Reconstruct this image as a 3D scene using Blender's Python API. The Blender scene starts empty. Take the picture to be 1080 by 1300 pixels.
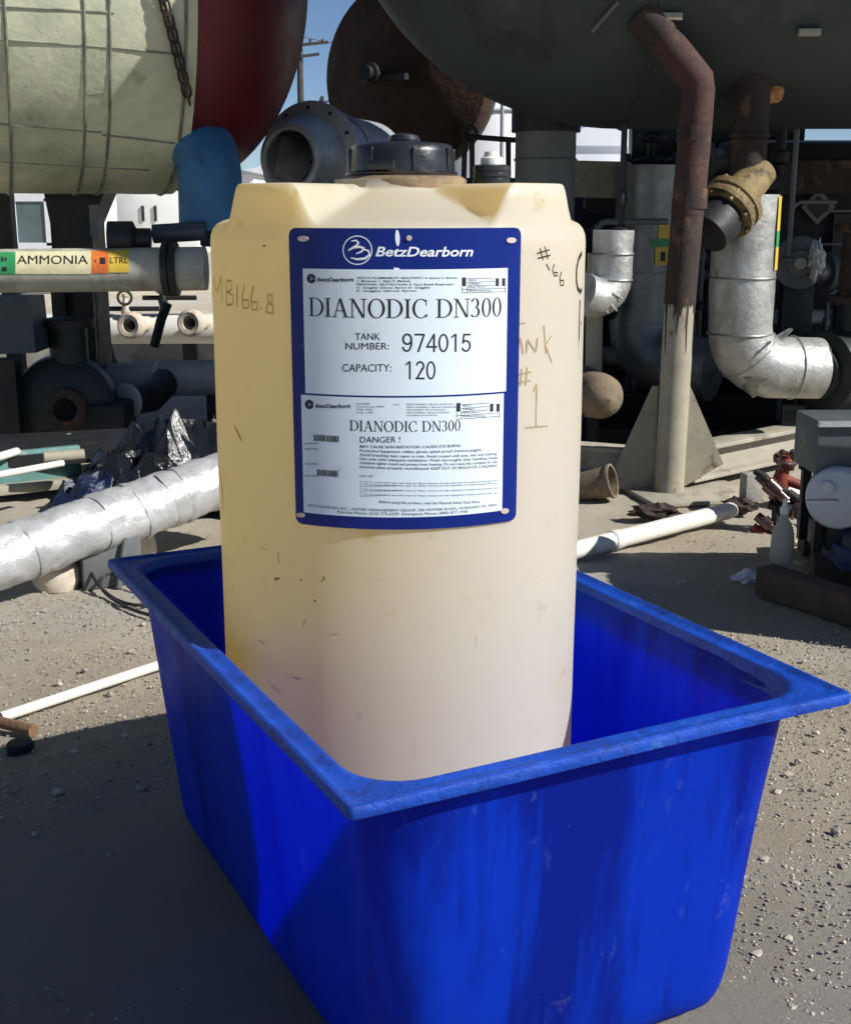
import bpy, bmesh, math, random
from mathutils import Vector, Matrix, noise
R_ = math.radians
random.seed(7)
scene = bpy.context.scene
COL = scene.collection

# ------------------------------------------------------------------ camera, sky, sun, exposure
CAM_H, PITCH, FPX = 1.52, R_(13.7), 1600.0
SUN_AZ, SUN_EL = 112.0, 37.0
cam = bpy.data.objects.new('camera', bpy.data.cameras.new('camera'))
COL.objects.link(cam)
cam.location = (0, 0, CAM_H)
cam.rotation_euler = (math.pi/2 - PITCH, 0, 0)
cam.data.sensor_fit = 'VERTICAL'
cam.data.sensor_height = 24.0
cam.data.lens = 24.0*FPX/1300.0
cam.data.clip_start = 0.05
cam.data.clip_end = 3000
scene.camera = cam

world = bpy.data.worlds.new('World')
scene.world = world
world.use_nodes = True
wn = world.node_tree
wn.nodes.clear()
sky = wn.nodes.new('ShaderNodeTexSky')
sky.sky_type = 'NISHITA'
sky.sun_disc = False
sky.sun_elevation = R_(SUN_EL)
sky.sun_rotation = R_(SUN_AZ)
sky.air_density = 0.62
sky.dust_density = 0.0
sky.ozone_density = 3.6
bg = wn.nodes.new('ShaderNodeBackground')
bg.inputs['Strength'].default_value = 0.07
wo = wn.nodes.new('ShaderNodeOutputWorld')
wn.links.new(sky.outputs[0], bg.inputs[0])
wn.links.new(bg.outputs[0], wo.inputs[0])

sl = bpy.data.lights.new('sun', 'SUN')
sl.energy = 5.0
sl.angle = R_(0.5)
sl.color = (1.0, 0.975, 0.935)
sun = bpy.data.objects.new('sun', sl)
COL.objects.link(sun)
sdir = Vector((math.sin(R_(SUN_AZ))*math.cos(R_(SUN_EL)), math.cos(R_(SUN_AZ))*math.cos(R_(SUN_EL)), math.sin(R_(SUN_EL))))
sun.rotation_euler = sdir.to_track_quat('Z', 'Y').to_euler()
sun.location = (6, -3, 8)

vs = scene.view_settings
vs.view_transform = 'Standard'
vs.look = 'None'
vs.exposure = 0.36
vs.gamma = 1.0
vs.use_curve_mapping = False

# ------------------------------------------------------------------ pixel helpers (a pixel gives a direction only)
CP, SP = math.cos(PITCH), math.sin(PITCH)
EYE = Vector((0, 0, CAM_H))
def ray(x, y):
    dx, dz = (x-540.0)/FPX, -(y-650.0)/FPX
    return Vector((dx, CP + dz*SP, -SP + dz*CP))
def at(x, y, Y):
    d = ray(x, y)
    return EYE + d*(Y/d.y)
def atz(x, y, z):
    d = ray(x, y)
    return EYE + d*((z-CAM_H)/d.z)
def gnd(x, y):
    return atz(x, y, 0.0)
def mpp(p):
    """metres per photo pixel at a world point"""
    return (p.y*CP - (p.z-CAM_H)*SP)/FPX
def hit_cyl(x, y, c, axis, rad):
    d = ray(x, y); a = axis.normalized()
    o = EYE - c
    d2 = d - a*d.dot(a); o2 = o - a*o.dot(a)
    A, B, C = d2.dot(d2), 2*d2.dot(o2), o2.dot(o2)-rad*rad
    D = max(B*B-4*A*C, 0.0)
    t = (-B-math.sqrt(D))/(2*A)
    return EYE + d*t

# ------------------------------------------------------------------ materials
def new_mat(name):
    m = bpy.data.materials.new(name)
    m.use_nodes = True
    nt = m.node_tree
    nt.nodes.clear()
    return m, nt, nt.nodes, nt.links
def mixc(nt, a, b, fac):
    n = nt.nodes.new('ShaderNodeMix'); n.data_type = 'RGBA'
    for sock, v in ((n.inputs[6], a), (n.inputs[7], b), (n.inputs[0], fac)):
        if hasattr(v, 'links'): nt.links.new(v, sock)
        elif isinstance(v, (int, float)): sock.default_value = v
        else: sock.default_value = (*v, 1) if len(v) == 3 else v
    return n.outputs[2]
def nz(nt, co, scale, detail=5, rough=.6, dist=0.0):
    n = nt.nodes.new('ShaderNodeTexNoise')
    n.inputs['Scale'].default_value = scale; n.inputs['Detail'].default_value = detail
    n.inputs['Roughness'].default_value = rough; n.inputs['Distortion'].default_value = dist
    nt.links.new(co, n.inputs['Vector'])
    return n.outputs[0]
def ramp(nt, fac, p0, p1):
    n = nt.nodes.new('ShaderNodeMapRange')
    n.inputs[1].default_value = p0; n.inputs[2].default_value = p1
    nt.links.new(fac, n.inputs[0])
    return n.outputs[0]
def scaled(nt, co, s):
    n = nt.nodes.new('ShaderNodeMapping'); n.inputs['Scale'].default_value = s
    nt.links.new(co, n.inputs['Vector'])
    return n.outputs[0]
MATS = {}
def mat(name, col, rough=.6, metal=0.0, var=.18, scale=5.0, bump=.15, bscale=45.0, dirt=None, trans=0.0, tcol=None,
        sss=0.0, spec=.5, stretch=None, coat=0.0, rvar=.12, bdist=.01):
    m, nt, N, L = new_mat(name)
    tc = N.new('ShaderNodeTexCoord').outputs['Object']
    c1 = tuple(max(0, v*(1-var)) for v in col); c2 = tuple(min(1, v*(1+var)) for v in col)
    n1 = nz(nt, tc, scale)
    c = mixc(nt, c1, c2, ramp(nt, n1, .3, .7))
    if dirt:
        for (dc, amt, ds, p0, p1, st) in dirt:
            co = scaled(nt, tc, st) if st else tc
            k = ramp(nt, nz(nt, co, ds, 7, .68), p0, p1)
            mu = N.new('ShaderNodeMath'); mu.operation = 'MULTIPLY'; mu.inputs[1].default_value = amt
            L.new(k, mu.inputs[0])
            c = mixc(nt, c, dc, mu.outputs[0])
    b = N.new('ShaderNodeBsdfPrincipled')
    L.new(c, b.inputs['Base Color'])
    b.inputs['Metallic'].default_value = metal
    b.inputs['Specular IOR Level'].default_value = spec
    rr = N.new('ShaderNodeMapRange')
    rr.inputs[1].default_value = .25; rr.inputs[2].default_value = .75
    rr.inputs[3].default_value = max(.03, rough-rvar); rr.inputs[4].default_value = min(1, rough+rvar)
    L.new(nz(nt, tc, scale*3.1), rr.inputs[0]); L.new(rr.outputs[0], b.inputs['Roughness'])
    if coat: b.inputs['Coat Weight'].default_value = coat
    if sss:
        b.inputs['Subsurface Weight'].default_value = sss
        b.inputs['Subsurface Radius'].default_value = (1, .8, .5)
        b.inputs['Subsurface Scale'].default_value = .04
    if bump:
        bp = N.new('ShaderNodeBump'); bp.inputs['Strength'].default_value = bump; bp.inputs['Distance'].default_value = bdist
        L.new(nz(nt, scaled(nt, tc, stretch) if stretch else tc, bscale, 6, .65), bp.inputs['Height'])
        L.new(bp.outputs[0], b.inputs['Normal'])
    out = N.new('ShaderNodeOutputMaterial')
    if trans:
        t = N.new('ShaderNodeBsdfTranslucent')
        if tcol: t.inputs[0].default_value = (*tcol, 1)
        else: L.new(c, t.inputs[0])
        mx = N.new('ShaderNodeMixShader'); mx.inputs[0].default_value = trans
        L.new(b.outputs[0], mx.inputs[1]); L.new(t.outputs[0], mx.inputs[2]); L.new(mx.outputs[0], out.inputs[0])
    else:
        L.new(b.outputs[0], out.inputs[0])
    MATS[name] = m
    return m

BROWN = (.10, .055, .025); GRIME = (.045, .04, .033); DUST = (.42, .36, .27); RUST = (.16, .055, .02)
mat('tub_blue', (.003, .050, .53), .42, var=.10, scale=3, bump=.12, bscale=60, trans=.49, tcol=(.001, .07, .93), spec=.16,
    dirt=[((.003, .014, .19), .85, 2.0, .49, .58, (2.2, 2.2, .16)), ((.010, .02, .10), .55, 3.2, .60, .68, (5, 5, .35)), ((.07, .19, .60), .40, 9, .60, .74, (2.0, 2.0, .8)),  # first layer paints the tank's shade through the wall as dark bands
          ((.26, .34, .52), .4, 34, .66, .74, (1.2, 1.2, .8)), (DUST, .40, 7, .64, .78, None)])
mat('rim_blue', (.005, .062, .42), .50, var=.25, scale=9, bump=.5, bscale=60, trans=.10, tcol=(.002, .04, .8), spec=.35,
    dirt=[((.08, .20, .52), .4, 14, .58, .70, None), ((.006, .03, .22), .8, 26, .52, .66, None), ((.36, .36, .38), .5, 40, .68, .74, None)])
mat('stand_brown', (.075, .035, .02), .8, var=.4)
mat('lid_black', (.018, .018, .020), .32, var=.3, scale=12, dirt=[((.18, .15, .11), .5, 9, .55, .8, None)], coat=.2)
mat('lid_ring', (.30, .21, .12), .6, var=.3, scale=14, dirt=[(GRIME, .7, 16, .5, .7, None)])
mat('sign_blue', (.003, .017, .17), .30, var=.12, scale=4, bump=.03, spec=.25, dirt=[((.10, .13, .25), .3, 30, .64, .75, None)])
mat('sign_white', (.70, .79, .84), .35, var=.05, scale=4, bump=.0, dirt=[((.30, .30, .28), .5, 30, .66, .8, None), ((.50, .54, .54), .5, 6, .55, .75, None)])
mat('ink_black', (.012, .013, .018), .6, var=.1, bump=0)
mat('ink_white', (.80, .82, .85), .5, var=.05, bump=0)
mat('ink_grey', (.30, .24, .15), .9, var=.4, scale=30, bump=0)
mat('ink_tan', (.60, .42, .17), .9, var=.3, scale=30, bump=0)
mat('scuff', (.10, .07, .04), .9, var=.3, scale=60, bump=0)
mat('rivet', (.62, .50, .46), .4, metal=.3)
mat('cream_vessel', (.56, .565, .40), .65, var=.12, scale=1.6, bump=.25, bscale=9, bdist=.03,
    dirt=[((.22, .24, .18), .8, 1.1, .5, .72, None), ((.12, .10, .06), .8, 3.5, .62, .74, (1, 1, .6)), (GRIME, .7, 9, .66, .74, None)])
mat('vessel_band', (.24, .26, .20), .6, metal=.2, dirt=[(GRIME, .7, 8, .45, .65, None)])
mat('red_head', (.10, .005, .008), .5, var=.35, scale=2, dirt=[((.35, .12, .10), .35, 4, .62, .72, None), ((.04, .004, .005), .7, 1.5, .5, .7, None)])
mat('blue_pipe', (.03, .13, .27), .6, var=.25, scale=4, dirt=[((.03, .05, .06), .8, 6, .55, .68, None), ((.25, .35, .42), .35, 12, .6, .72, None)])
mat('green_vessel', (.027, .040, .040), .6, var=.2, scale=.9, dirt=[((.02, .022, .02), .85, 1.1, .60, .66, (1.6, 1, 1)), ((.12, .13, .11), .4, 3, .58, .75, None)], bump=.12, bscale=5, bdist=.02)
mat('orange_head', (.055, .025, .011), .85, var=.4, scale=1.5, bump=.6, bscale=9, bdist=.03, dirt=[((.015, .010, .008), .8, 1.6, .48, .64, None), ((.17, .07, .02), .7, 5, .60, .70, None)])
mat('rust_pipe', (.06, .026, .021), .85, var=.3, scale=5, bump=.5, bscale=30, dirt=[((.03, .018, .014), .8, 4, .5, .65, (2, 2, .8)), ((.22, .15, .10), .4, 10, .6, .72, None)])
mat('rust_dark', (.035, .022, .017), .85, var=.4, scale=6, bump=.5, bscale=30, dirt=[((.22, .12, .06), .7, 7, .55, .7, (1, 1, .5))])
mat('rust_foam', (.55, .26, .09), .95, var=.4, scale=18, bump=1.0, bscale=22, bdist=.03)
mat('tan_paint', (.33, .30, .22), .7, var=.15, scale=6, dirt=[((.10, .055, .03), .85, 9, .60, .68, (1, 1, .6)), ((.16, .15, .12), .5, 2.5, .5, .7, None)], bump=.25, bscale=30)
mat('beam_tan', (.36, .33, .26), .75, var=.15, scale=4, dirt=[((.13, .10, .07), .8, 5, .55, .7, None)], bump=.3)
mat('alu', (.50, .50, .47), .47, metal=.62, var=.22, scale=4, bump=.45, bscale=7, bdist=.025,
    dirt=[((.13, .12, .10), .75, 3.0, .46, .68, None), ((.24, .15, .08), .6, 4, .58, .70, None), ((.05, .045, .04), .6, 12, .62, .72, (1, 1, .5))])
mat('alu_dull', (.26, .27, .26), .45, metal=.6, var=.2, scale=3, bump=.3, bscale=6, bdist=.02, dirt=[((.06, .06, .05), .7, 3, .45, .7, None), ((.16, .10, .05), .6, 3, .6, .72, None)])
mat('foil', (.52, .52, .52), .42, metal=.40, var=.10, scale=7, bump=.5, bscale=12, bdist=.02, dirt=[((.42, .40, .36), .5, 6, .55, .75, None)])
mat('foil_tape', (.50, .50, .50), .42, metal=.45, var=.1, bump=.5, bscale=30)
mat('yellow_flange', (.22, .16, .065), .75, var=.3, scale=9, dirt=[((.05, .035, .02), .9, 8, .52, .64, None)], bump=.5)
mat('dark_steel', (.009, .010, .011), .6, var=.35, scale=3, dirt=[((.06, .05, .04), .45, 6, .60, .75, None)])
mat('dark_green', (.010, .018, .017), .55, var=.3, scale=4)
mat('grey_steel', (.12, .13, .127), .55, var=.25, scale=4, dirt=[(GRIME, .6, 4, .52, .7, None)])
mat('pale_grey', (.36, .38, .385), .55, var=.2, scale=4, dirt=[(GRIME, .5, 4, .55, .72, None)])
mat('panel_blue', (.04, .06, .075), .55, var=.2, scale=3, dirt=[(GRIME, .5, 3, .5, .7, None)])
mat('white_pipe', (.66, .65, .60), .55, var=.08, scale=6, dirt=[((.30, .26, .20), .6, 6, .55, .72, None)])
mat('pvc', (.70, .67, .60), .5, var=.08, scale=9, dirt=[((.36, .28, .20), .7, 8, .56, .68, None)])
mat('cap_beige', (.58, .50, .40), .8, var=.25, scale=14, dirt=[((.20, .11, .06), .8, 14, .52, .66, None)])
mat('cap_tan', (.20, .155, .10), .85, var=.3, scale=9, dirt=[((.08, .05, .03), .8, 8, .5, .66, None)], bump=.5)
mat('plate_white', (.72, .72, .70), .6, var=.06)
mat('window_glass', (.10, .14, .15), .12, var=.2, scale=2, bump=0)
mat('roof_grey', (.22, .24, .27), .7, var=.1)
mat('ammonia_pipe', (.40, .40, .33), .55, var=.12, scale=6, dirt=[((.13, .12, .09), .7, 5, .5, .7, None)])
mat('tag_yellow', (.62, .58, .36), .5, var=.1, scale=12, dirt=[((.25, .22, .15), .5, 20, .6, .72, None)])
mat('tag_green', (.03, .26, .09), .5, var=.2, scale=12, dirt=[((.3, .3, .2), .4, 18, .6, .72, None)])
mat('tag_orange', (.62, .15, .03), .5, var=.2, scale=12, dirt=[((.05, .03, .02), .6, 14, .58, .7, None)])
mat('tag_amber', (.60, .42, .05), .5, var=.15, scale=12)
mat('teal', (.10, .22, .20), .6, var=.2, scale=5, dirt=[((.35, .34, .28), .7, 8, .55, .68, None)])
mat('black_film', (.010, .011, .013), .13, var=.4, scale=5, bump=.35, bscale=14, bdist=.03, rvar=.06)
mat('blue_film', (.006, .014, .05), .28, var=.4, scale=5, bump=.5, bscale=14, bdist=.03)
mat('wood_dark', (.09, .060, .040), .9, var=.4, scale=5, bump=.6, bscale=18, stretch=(1, 8, 8), dirt=[((.03, .024, .02), .6, 6, .5, .7, None)])
mat('wood_brown', (.16, .085, .045), .85, var=.35, scale=9, bump=.6)
mat('rubber', (.014, .014, .015), .75, var=.3, scale=20, dirt=[(DUST, .3, 20, .6, .75, None)])
mat('concrete', (.34, .32, .28), .9, var=.15, scale=9, bump=.5, dirt=[((.14, .12, .10), .5, 8, .55, .7, None)])
mat('valve_red', (.24, .045, .025), .55, var=.35, scale=20, dirt=[((.05, .03, .025), .6, 30, .5, .65, None)])
mat('valve_chrome', (.16, .10, .09), .22, metal=.8, var=.4, scale=30)
mat('box_grey', (.085, .10, .105), .6, var=.15, scale=4, dirt=[((.28, .26, .22), .5, 5, .58, .72, None)])
mat('drum_white', (.62, .66, .67), .5, var=.06, scale=6, trans=.15)
mat('bottle', (.50, .48, .42), .35, var=.1, scale=12, trans=.35)
mat('tray_blue', (.008, .03, .10), .55, var=.3)
mat('cord_yellow', (.55, .44, .26), .7, var=.2)
mat('cloth_dark', (.045, .030, .026), .95, var=.5, scale=25, bump=1.0, bscale=30)
mat('pole_wood', (.055, .045, .04), .9)
mat('stone_a', (.46, .41, .33), .9, var=.3, scale=20, bump=.5)
mat('stone_b', (.27, .25, .22), .9, var=.3, scale=20, bump=.5)
mat('far_white', (.74, .75, .77), .7, var=.06, scale=.4)
mat('far_grey', (.30, .32, .35), .7, var=.2, scale=.4)
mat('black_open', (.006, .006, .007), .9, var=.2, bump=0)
mat('bleach_cap', (.70, .70, .66), .5)
mat('grey_flange', (.42, .45, .47), .42, metal=.35, var=.2, scale=6, dirt=[(GRIME, .6, 5, .55, .7, None)])

# tank plastic: yellowed towards the top, whiter where it was filled
def tank_mat():
    m, nt, N, L = new_mat('tank_plastic')
    tc = N.new('ShaderNodeTexCoord').outputs['Object']
    sep = N.new('ShaderNodeSeparateXYZ'); L.new(tc, sep.inputs[0])
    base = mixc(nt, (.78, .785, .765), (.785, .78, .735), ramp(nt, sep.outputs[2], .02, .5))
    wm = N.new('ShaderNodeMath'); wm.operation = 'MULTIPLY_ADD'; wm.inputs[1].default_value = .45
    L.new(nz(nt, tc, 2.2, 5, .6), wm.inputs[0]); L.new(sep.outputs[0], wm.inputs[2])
    base = mixc(nt, (.80, .765, .60), base, ramp(nt, wm.outputs[0], -.10, .42))  # sunlit right whiter, shaded left yellower: light painted into the base colour
    n = nz(nt, scaled(nt, tc, (1, 1, .35)), 4.5, 6, .6)
    base = mixc(nt, base, (.62, .48, .24), ramp(nt, n, .62, 1.15))
    st = nz(nt, tc, 16, 7, .7)
    base = mixc(nt, base, (.46, .34, .16), ramp(nt, st, .60, .82))
    st2 = nz(nt, scaled(nt, tc, (6, 6, 1.2)), 5, 8, .75, .6)
    base = mixc(nt, base, (.32, .25, .14), ramp(nt, st2, .64, .86))
    b = N.new('ShaderNodeBsdfPrincipled')
    L.new(base, b.inputs['Base Color'])
    b.inputs['Roughness'].default_value = .42
    b.inputs['Subsurface Weight'].default_value = .35
    b.inputs['Subsurface Radius'].default_value = (1, .75, .45)
    b.inputs['Subsurface Scale'].default_value = .06
    bp = N.new('ShaderNodeBump'); bp.inputs['Strength'].default_value = .12; bp.inputs['Distance'].default_value = .008
    L.new(nz(nt, tc, 9, 5, .55), bp.inputs['Height']); L.new(bp.outputs[0], b.inputs['Normal'])
    t = N.new('ShaderNodeBsdfTranslucent'); L.new(mixc(nt, base, (1.0, .79, .27), .92), t.inputs[0])
    mx = N.new('ShaderNodeMixShader'); mx.inputs[0].default_value = .51
    out = N.new('ShaderNodeOutputMaterial')
    L.new(b.outputs[0], mx.inputs[1]); L.new(t.outputs[0], mx.inputs[2]); L.new(mx.outputs[0], out.inputs[0])
    MATS['tank_plastic'] = m
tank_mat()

def ground_mat():
    m, nt, N, L = new_mat('dirt')
    tc = N.new('ShaderNodeTexCoord').outputs['Object']
    c = mixc(nt, (.51, .435, .32), (.62, .545, .42), ramp(nt, nz(nt, tc, 1.3, 8, .65), .35, .65))
    c = mixc(nt, c, (.57, .54, .48), ramp(nt, nz(nt, tc, .55, 6, .6), .46, .60))
    c = mixc(nt, c, (.30, .26, .20), ramp(nt, nz(nt, tc, 6, 9, .75), .60, .80))
    c = mixc(nt, c, (.62, .57, .49), ramp(nt, nz(nt, tc, 60, 6, .7), .60, .78))
    c = mixc(nt, c, (.17, .145, .115), ramp(nt, nz(nt, tc, 95, 5, .7), .64, .78))
    b = N.new('ShaderNodeBsdfPrincipled'); L.new(c, b.inputs['Base Color'])
    b.inputs['Roughness'].default_value = .95; b.inputs['Specular IOR Level'].default_value = .2
    b1 = N.new('ShaderNodeBump'); b1.inputs['Strength'].default_value = .7; b1.inputs['Distance'].default_value = .02
    L.new(nz(nt, tc, 20, 10, .78), b1.inputs['Height'])
    b2 = N.new('ShaderNodeBump'); b2.inputs['Strength'].default_value = .9; b2.inputs['Distance'].default_value = .006
    L.new(nz(nt, tc, 160, 6, .7), b2.inputs['Height']); L.new(b1.outputs[0], b2.inputs['Normal'])
    L.new(b2.outputs[0], b.inputs['Normal'])
    out = N.new('ShaderNodeOutputMaterial'); L.new(b.outputs[0], out.inputs[0])
    MATS['dirt'] = m
ground_mat()

# ------------------------------------------------------------------ mesh builder
BASE = {}
def frame(axis):
    a = Vector(axis).normalized()
    h = Vector((0, 0, 1)) if abs(a.z) < .9 else Vector((1, 0, 0))
    x = h.cross(a).normalized()
    return x, a.cross(x).normalized(), a
class MB:
    def __init__(s): s.v = []; s.f = []
    def add(s, vs, fs):
        o = len(s.v); s.v += [Vector(p) for p in vs]; s.f += [tuple(i+o for i in f) for f in fs]; return s
    def box(s, c, size, rz=0.0, bev=0.0, mtx=None):
        bm = bmesh.new(); bmesh.ops.create_cube(bm, size=1.0)
        for v in bm.verts: v.co = Vector((v.co.x*size[0], v.co.y*size[1], v.co.z*size[2]))
        if bev: bmesh.ops.bevel(bm, geom=bm.edges[:], offset=bev, segments=2, affect='EDGES', profile=.5)
        r = mtx if mtx is not None else Matrix.Rotation(rz, 3, 'Z')
        bm.verts.index_update()
        s.add([Vector(c) + r @ v.co for v in bm.verts], [[v.index for v in f.verts] for f in bm.faces]); bm.free(); return s
    def bar(s, p0, p1, w, h, bev=0.0):
        """box beam from p0 to p1, h measured upwards"""
        p0, p1 = Vector(p0), Vector(p1); d = (p1-p0); x = d.normalized()
        up = Vector((0, 0, 1)) if abs(x.z) < .95 else Vector((0, 1, 0))
        y = up.cross(x).normalized(); z = x.cross(y)
        return s.box((p0+p1)/2, (d.length, w, h), bev=bev, mtx=Matrix((x, y, z)).transposed())
    def tube(s, pts, r, n=20, caps=True, jit=0.0, seed=0):
        pts = [Vector(p) for p in pts]; k = len(pts)
        rs = r if isinstance(r, (list, tuple)) else [r]*k
        x = None; vs = []; fs = []
        for i, p in enumerate(pts):
            t = (pts[min(i+1, k-1)] - pts[max(i-1, 0)]).normalized()
            if x is None: x = frame(t)[0]
            x = (x - t*x.dot(t)).normalized(); y = t.cross(x)
            for j in range(n):
                a = 2*math.pi*j/n
                q = p + (x*math.cos(a) + y*math.sin(a))*rs[i]
                if jit: q += (q-p).normalized()*jit*noise.noise(q*9+Vector((seed, 0, 0))) + (q-p).normalized()*jit*.6*noise.noise(q*27)
                vs.append(q)
        for i in range(k-1):
            for j in range(n):
                fs.append((i*n+j, i*n+(j+1) % n, (i+1)*n+(j+1) % n, (i+1)*n+j))
        if caps:
            fs.append(tuple(range(n-1, -1, -1))); fs.append(tuple(range((k-1)*n, k*n)))
        return s.add(vs, fs)
    def lathe(s, prof, c, axis=(0, 0, 1), n=32, a0=0.0):
        """prof = [(radius, height along axis)]"""
        x, y, a = frame(axis); c = Vector(c); vs = []; fs = []
        for (r, h) in prof:
            for j in range(n):
                t = a0 + 2*math.pi*j/n
                vs.append(c + a*h + (x*math.cos(t)+y*math.sin(t))*max(r, 1e-5))
        for i in range(len(prof)-1):
            for j in range(n):
                fs.append((i*n+j, i*n+(j+1) % n, (i+1)*n+(j+1) % n, (i+1)*n+j))
        if prof[0][0] > 1e-4: fs.append(tuple(range(n-1, -1, -1)))
        if prof[-1][0] > 1e-4: fs.append(tuple(range((len(prof)-1)*n, len(prof)*n)))
        return s.add(vs, fs)
    def ring(s, c, axis, R, r, n=40, m=8, arc=(0, 2*math.pi)):
        x, y, a = frame(axis); c = Vector(c)
        full = arc[1]-arc[0] > 6.28
        k = n if full else n+1
        vs = []; fs = []
        for i in range(k):
            t = arc[0] + (arc[1]-arc[0])*i/n
            d = x*math.cos(t)+y*math.sin(t)
            for j in range(m):
                u = 2*math.pi*j/m
                vs.append(c + d*(R+r*math.cos(u)) + a*r*math.sin(u))
        for i in range(n):
            for j in range(m):
                i2 = (i+1) % k
                fs.append((i*m+j, i*m+(j+1) % m, i2*m+(j+1) % m, i2*m+j))
        return s.add(vs, fs)
    def prism(s, poly, ext):
        ext = Vector(ext); n = len(poly)
        vs = [Vector(p) for p in poly] + [Vector(p)+ext for p in poly]
        fs = [tuple(range(n-1, -1, -1)), tuple(range(n, 2*n))] + [(i, (i+1) % n, n+(i+1) % n, n+i) for i in range(n)]
        return s.add(vs, fs)
    def build(s, name, m, parent=None, base=None, ang=38, fix=True):
        me = bpy.data.meshes.new(name)
        b = Vector(base) if base is not None else (BASE[parent.name] if parent else Vector((0, 0, 0)))
        me.from_pydata([p-b for p in s.v], [], s.f)
        if fix:
            bm = bmesh.new(); bm.from_mesh(me); bmesh.ops.recalc_face_normals(bm, faces=bm.faces[:]); bm.to_mesh(me); bm.free()
        for p in me.polygons: p.use_smooth = True
        me.set_sharp_from_angle(angle=R_(ang))
        me.materials.append(MATS[m])
        o = bpy.data.objects.new(name, me); COL.objects.link(o)
        if parent: o.parent = parent
        else: o.location = b
        BASE[o.name] = b
        return o
def tag(o, label, cat, group=None):
    o['label'] = label; o['category'] = cat
    if group: o['group'] = group
    return o
def thing(name, label, cat, loc, group=None):
    o = bpy.data.objects.new(name, None); COL.objects.link(o)
    o.empty_display_size = .1
    o.location = loc; BASE[o.name] = Vector(loc)
    return tag(o, label, cat, group)
def smooth(ps, k=3):
    ps = [Vector(p) for p in ps]
    for _ in range(k):
        q = [ps[0]]
        for a, b in zip(ps, ps[1:]): q += [a.lerp(b, .25), a.lerp(b, .75)]
        ps = q+[ps[-1]]
    return ps
def bend(p0, p1, p2, rad, n=8):
    """points of a rounded corner p0-p1-p2"""
    p0, p1, p2 = Vector(p0), Vector(p1), Vector(p2)
    d0, d1 = (p0-p1).normalized(), (p2-p1).normalized()
    half = d0.angle(d1)/2; l = rad/math.tan(half)
    a, b = p1+d0*l, p1+d1*l
    c = p1 + (d0+d1).normalized()*(rad/math.sin(half))
    out = []
    for i in range(n+1):
        t = i/n
        q = (a-c).normalized().slerp((b-c).normalized(), t) if (a-c).angle(b-c) < 3.1 else (a-c)
        out.append(c + q*rad)
    return out

# ------------------------------------------------------------------ ground
def gh(x, y):
    d = math.hypot(x+.01, y-2.4)
    k = min(1, max(0, (d-.95)/.75)); k = k*k*(3-2*k)
    return .088*(1-k)
def ground():
    xs = [-6+.045*i for i in range(267)]
    ys = [-.5+.045*i for i in range(246)]
    def grow(lst):
        st = .16; a = lst[0]; b = lst[-1]; lo = []; hi = []
        while st < 300:
            a -= st; b += st; lo.append(a); hi.append(b); st *= 1.6
        return lo[::-1]+lst+hi
    xs, ys = grow(xs), grow(ys)
    vs = []
    for y in ys:
        for x in xs:
            near = 1.0 if (abs(x) < 6.2 and -1 < y < 11) else 0.0
            p = Vector((x, y, 0))
            z = near*(.022*noise.noise(p*1.1) + .010*noise.noise(p*3.7+Vector((5, 2, 0))) + .006*noise.noise(p*11) + .0055*noise.noise(p*(19))) - .012
            # level patch under the tub
            d = (Vector((x, y))-Vector((-.01, 2.4))).length
            k = min(1, max(0, (d-.75)/.5))
            vs.append((x, y, z*k - .002*(1-k) + gh(x, y)))
    w = len(xs)
    fs = [(j*w+i, j*w+i+1, (j+1)*w+i+1, (j+1)*w+i) for j in range(len(ys)-1) for i in range(w-1)]
    o = MB().add(vs, fs).build('ground', 'dirt', base=(0, 0, 0), ang=180, fix=False)
    o['kind'] = 'structure'
ground()

# ------------------------------------------------------------------ blue containment tub
TA = Vector((-.105, 1.572, 0)); TU = Vector((math.sin(R_(63)), math.cos(R_(63)), 0)); TV = Vector((-TU.y, TU.x, 0))
TW, TL, TH = .925, 1.40, .72
def rrect(ins, rad, z, n=8):
    rad = max(rad, .002); out = []
    x0, x1, y0, y1 = ins, TW-ins, ins, TL-ins
    for (cx, cy, a0) in ((x1-rad, y1-rad, 0), (x0+rad, y1-rad, 90), (x0+rad, y0+rad, 180), (x1-rad, y0+rad, 270)):
        for i in range(n+1):
            a = R_(a0+90*i/n)
            out.append((cx+rad*math.cos(a), cy+rad*math.sin(a), z))
    # subdivide long sides so that they can bow a little
    res = []
    k = len(out)
    for i in range(k):
        p, q = Vector(out[i]), Vector(out[(i+1) % k])
        m = 7 if (q-p).length > .3 else 1
        for j in range(m):
            res.append(p.lerp(q, j/m))
    return res
def tub_w(p, bow=0.0):
    w = TA + TU*p.x + TV*p.y + Vector((0, 0, p.z))
    if bow:
        w += TU*bow*noise.noise(Vector((p.y*2.1, p.z*2, 3)))+TV*bow*noise.noise(Vector((p.x*2.1, p.z*2, 7)))
    return w
def loft(loops, closed_first=True, closed_last=True, bow=0.0):
    mb = MB(); n = len(loops[0]); vs = []; fs = []
    for lp in loops: vs += [tub_w(p, bow) for p in lp]
    for i in range(len(loops)-1):
        for j in range(n):
            fs.append((i*n+j, i*n+(j+1) % n, (i+1)*n+(j+1) % n, (i+1)*n+j))
    if closed_first: fs.append(tuple(range(n-1, -1, -1)))
    if closed_last: fs.append(tuple(range((len(loops)-1)*n, len(loops)*n)))
    return mb.add(vs, fs)
tub = thing('containment_tub', 'large blue plastic spill containment tub holding the tall chemical tank', 'tub', TA+TU*TW/2+TV*TL/2)
out_prof = [(.160, .06, .086), (.132, .08, .092), (.113, .095, .108), (.103, .105, .130)] + [(.098-.052*t/7, .105, .160+.540*t/7) for t in range(8)]
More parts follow.
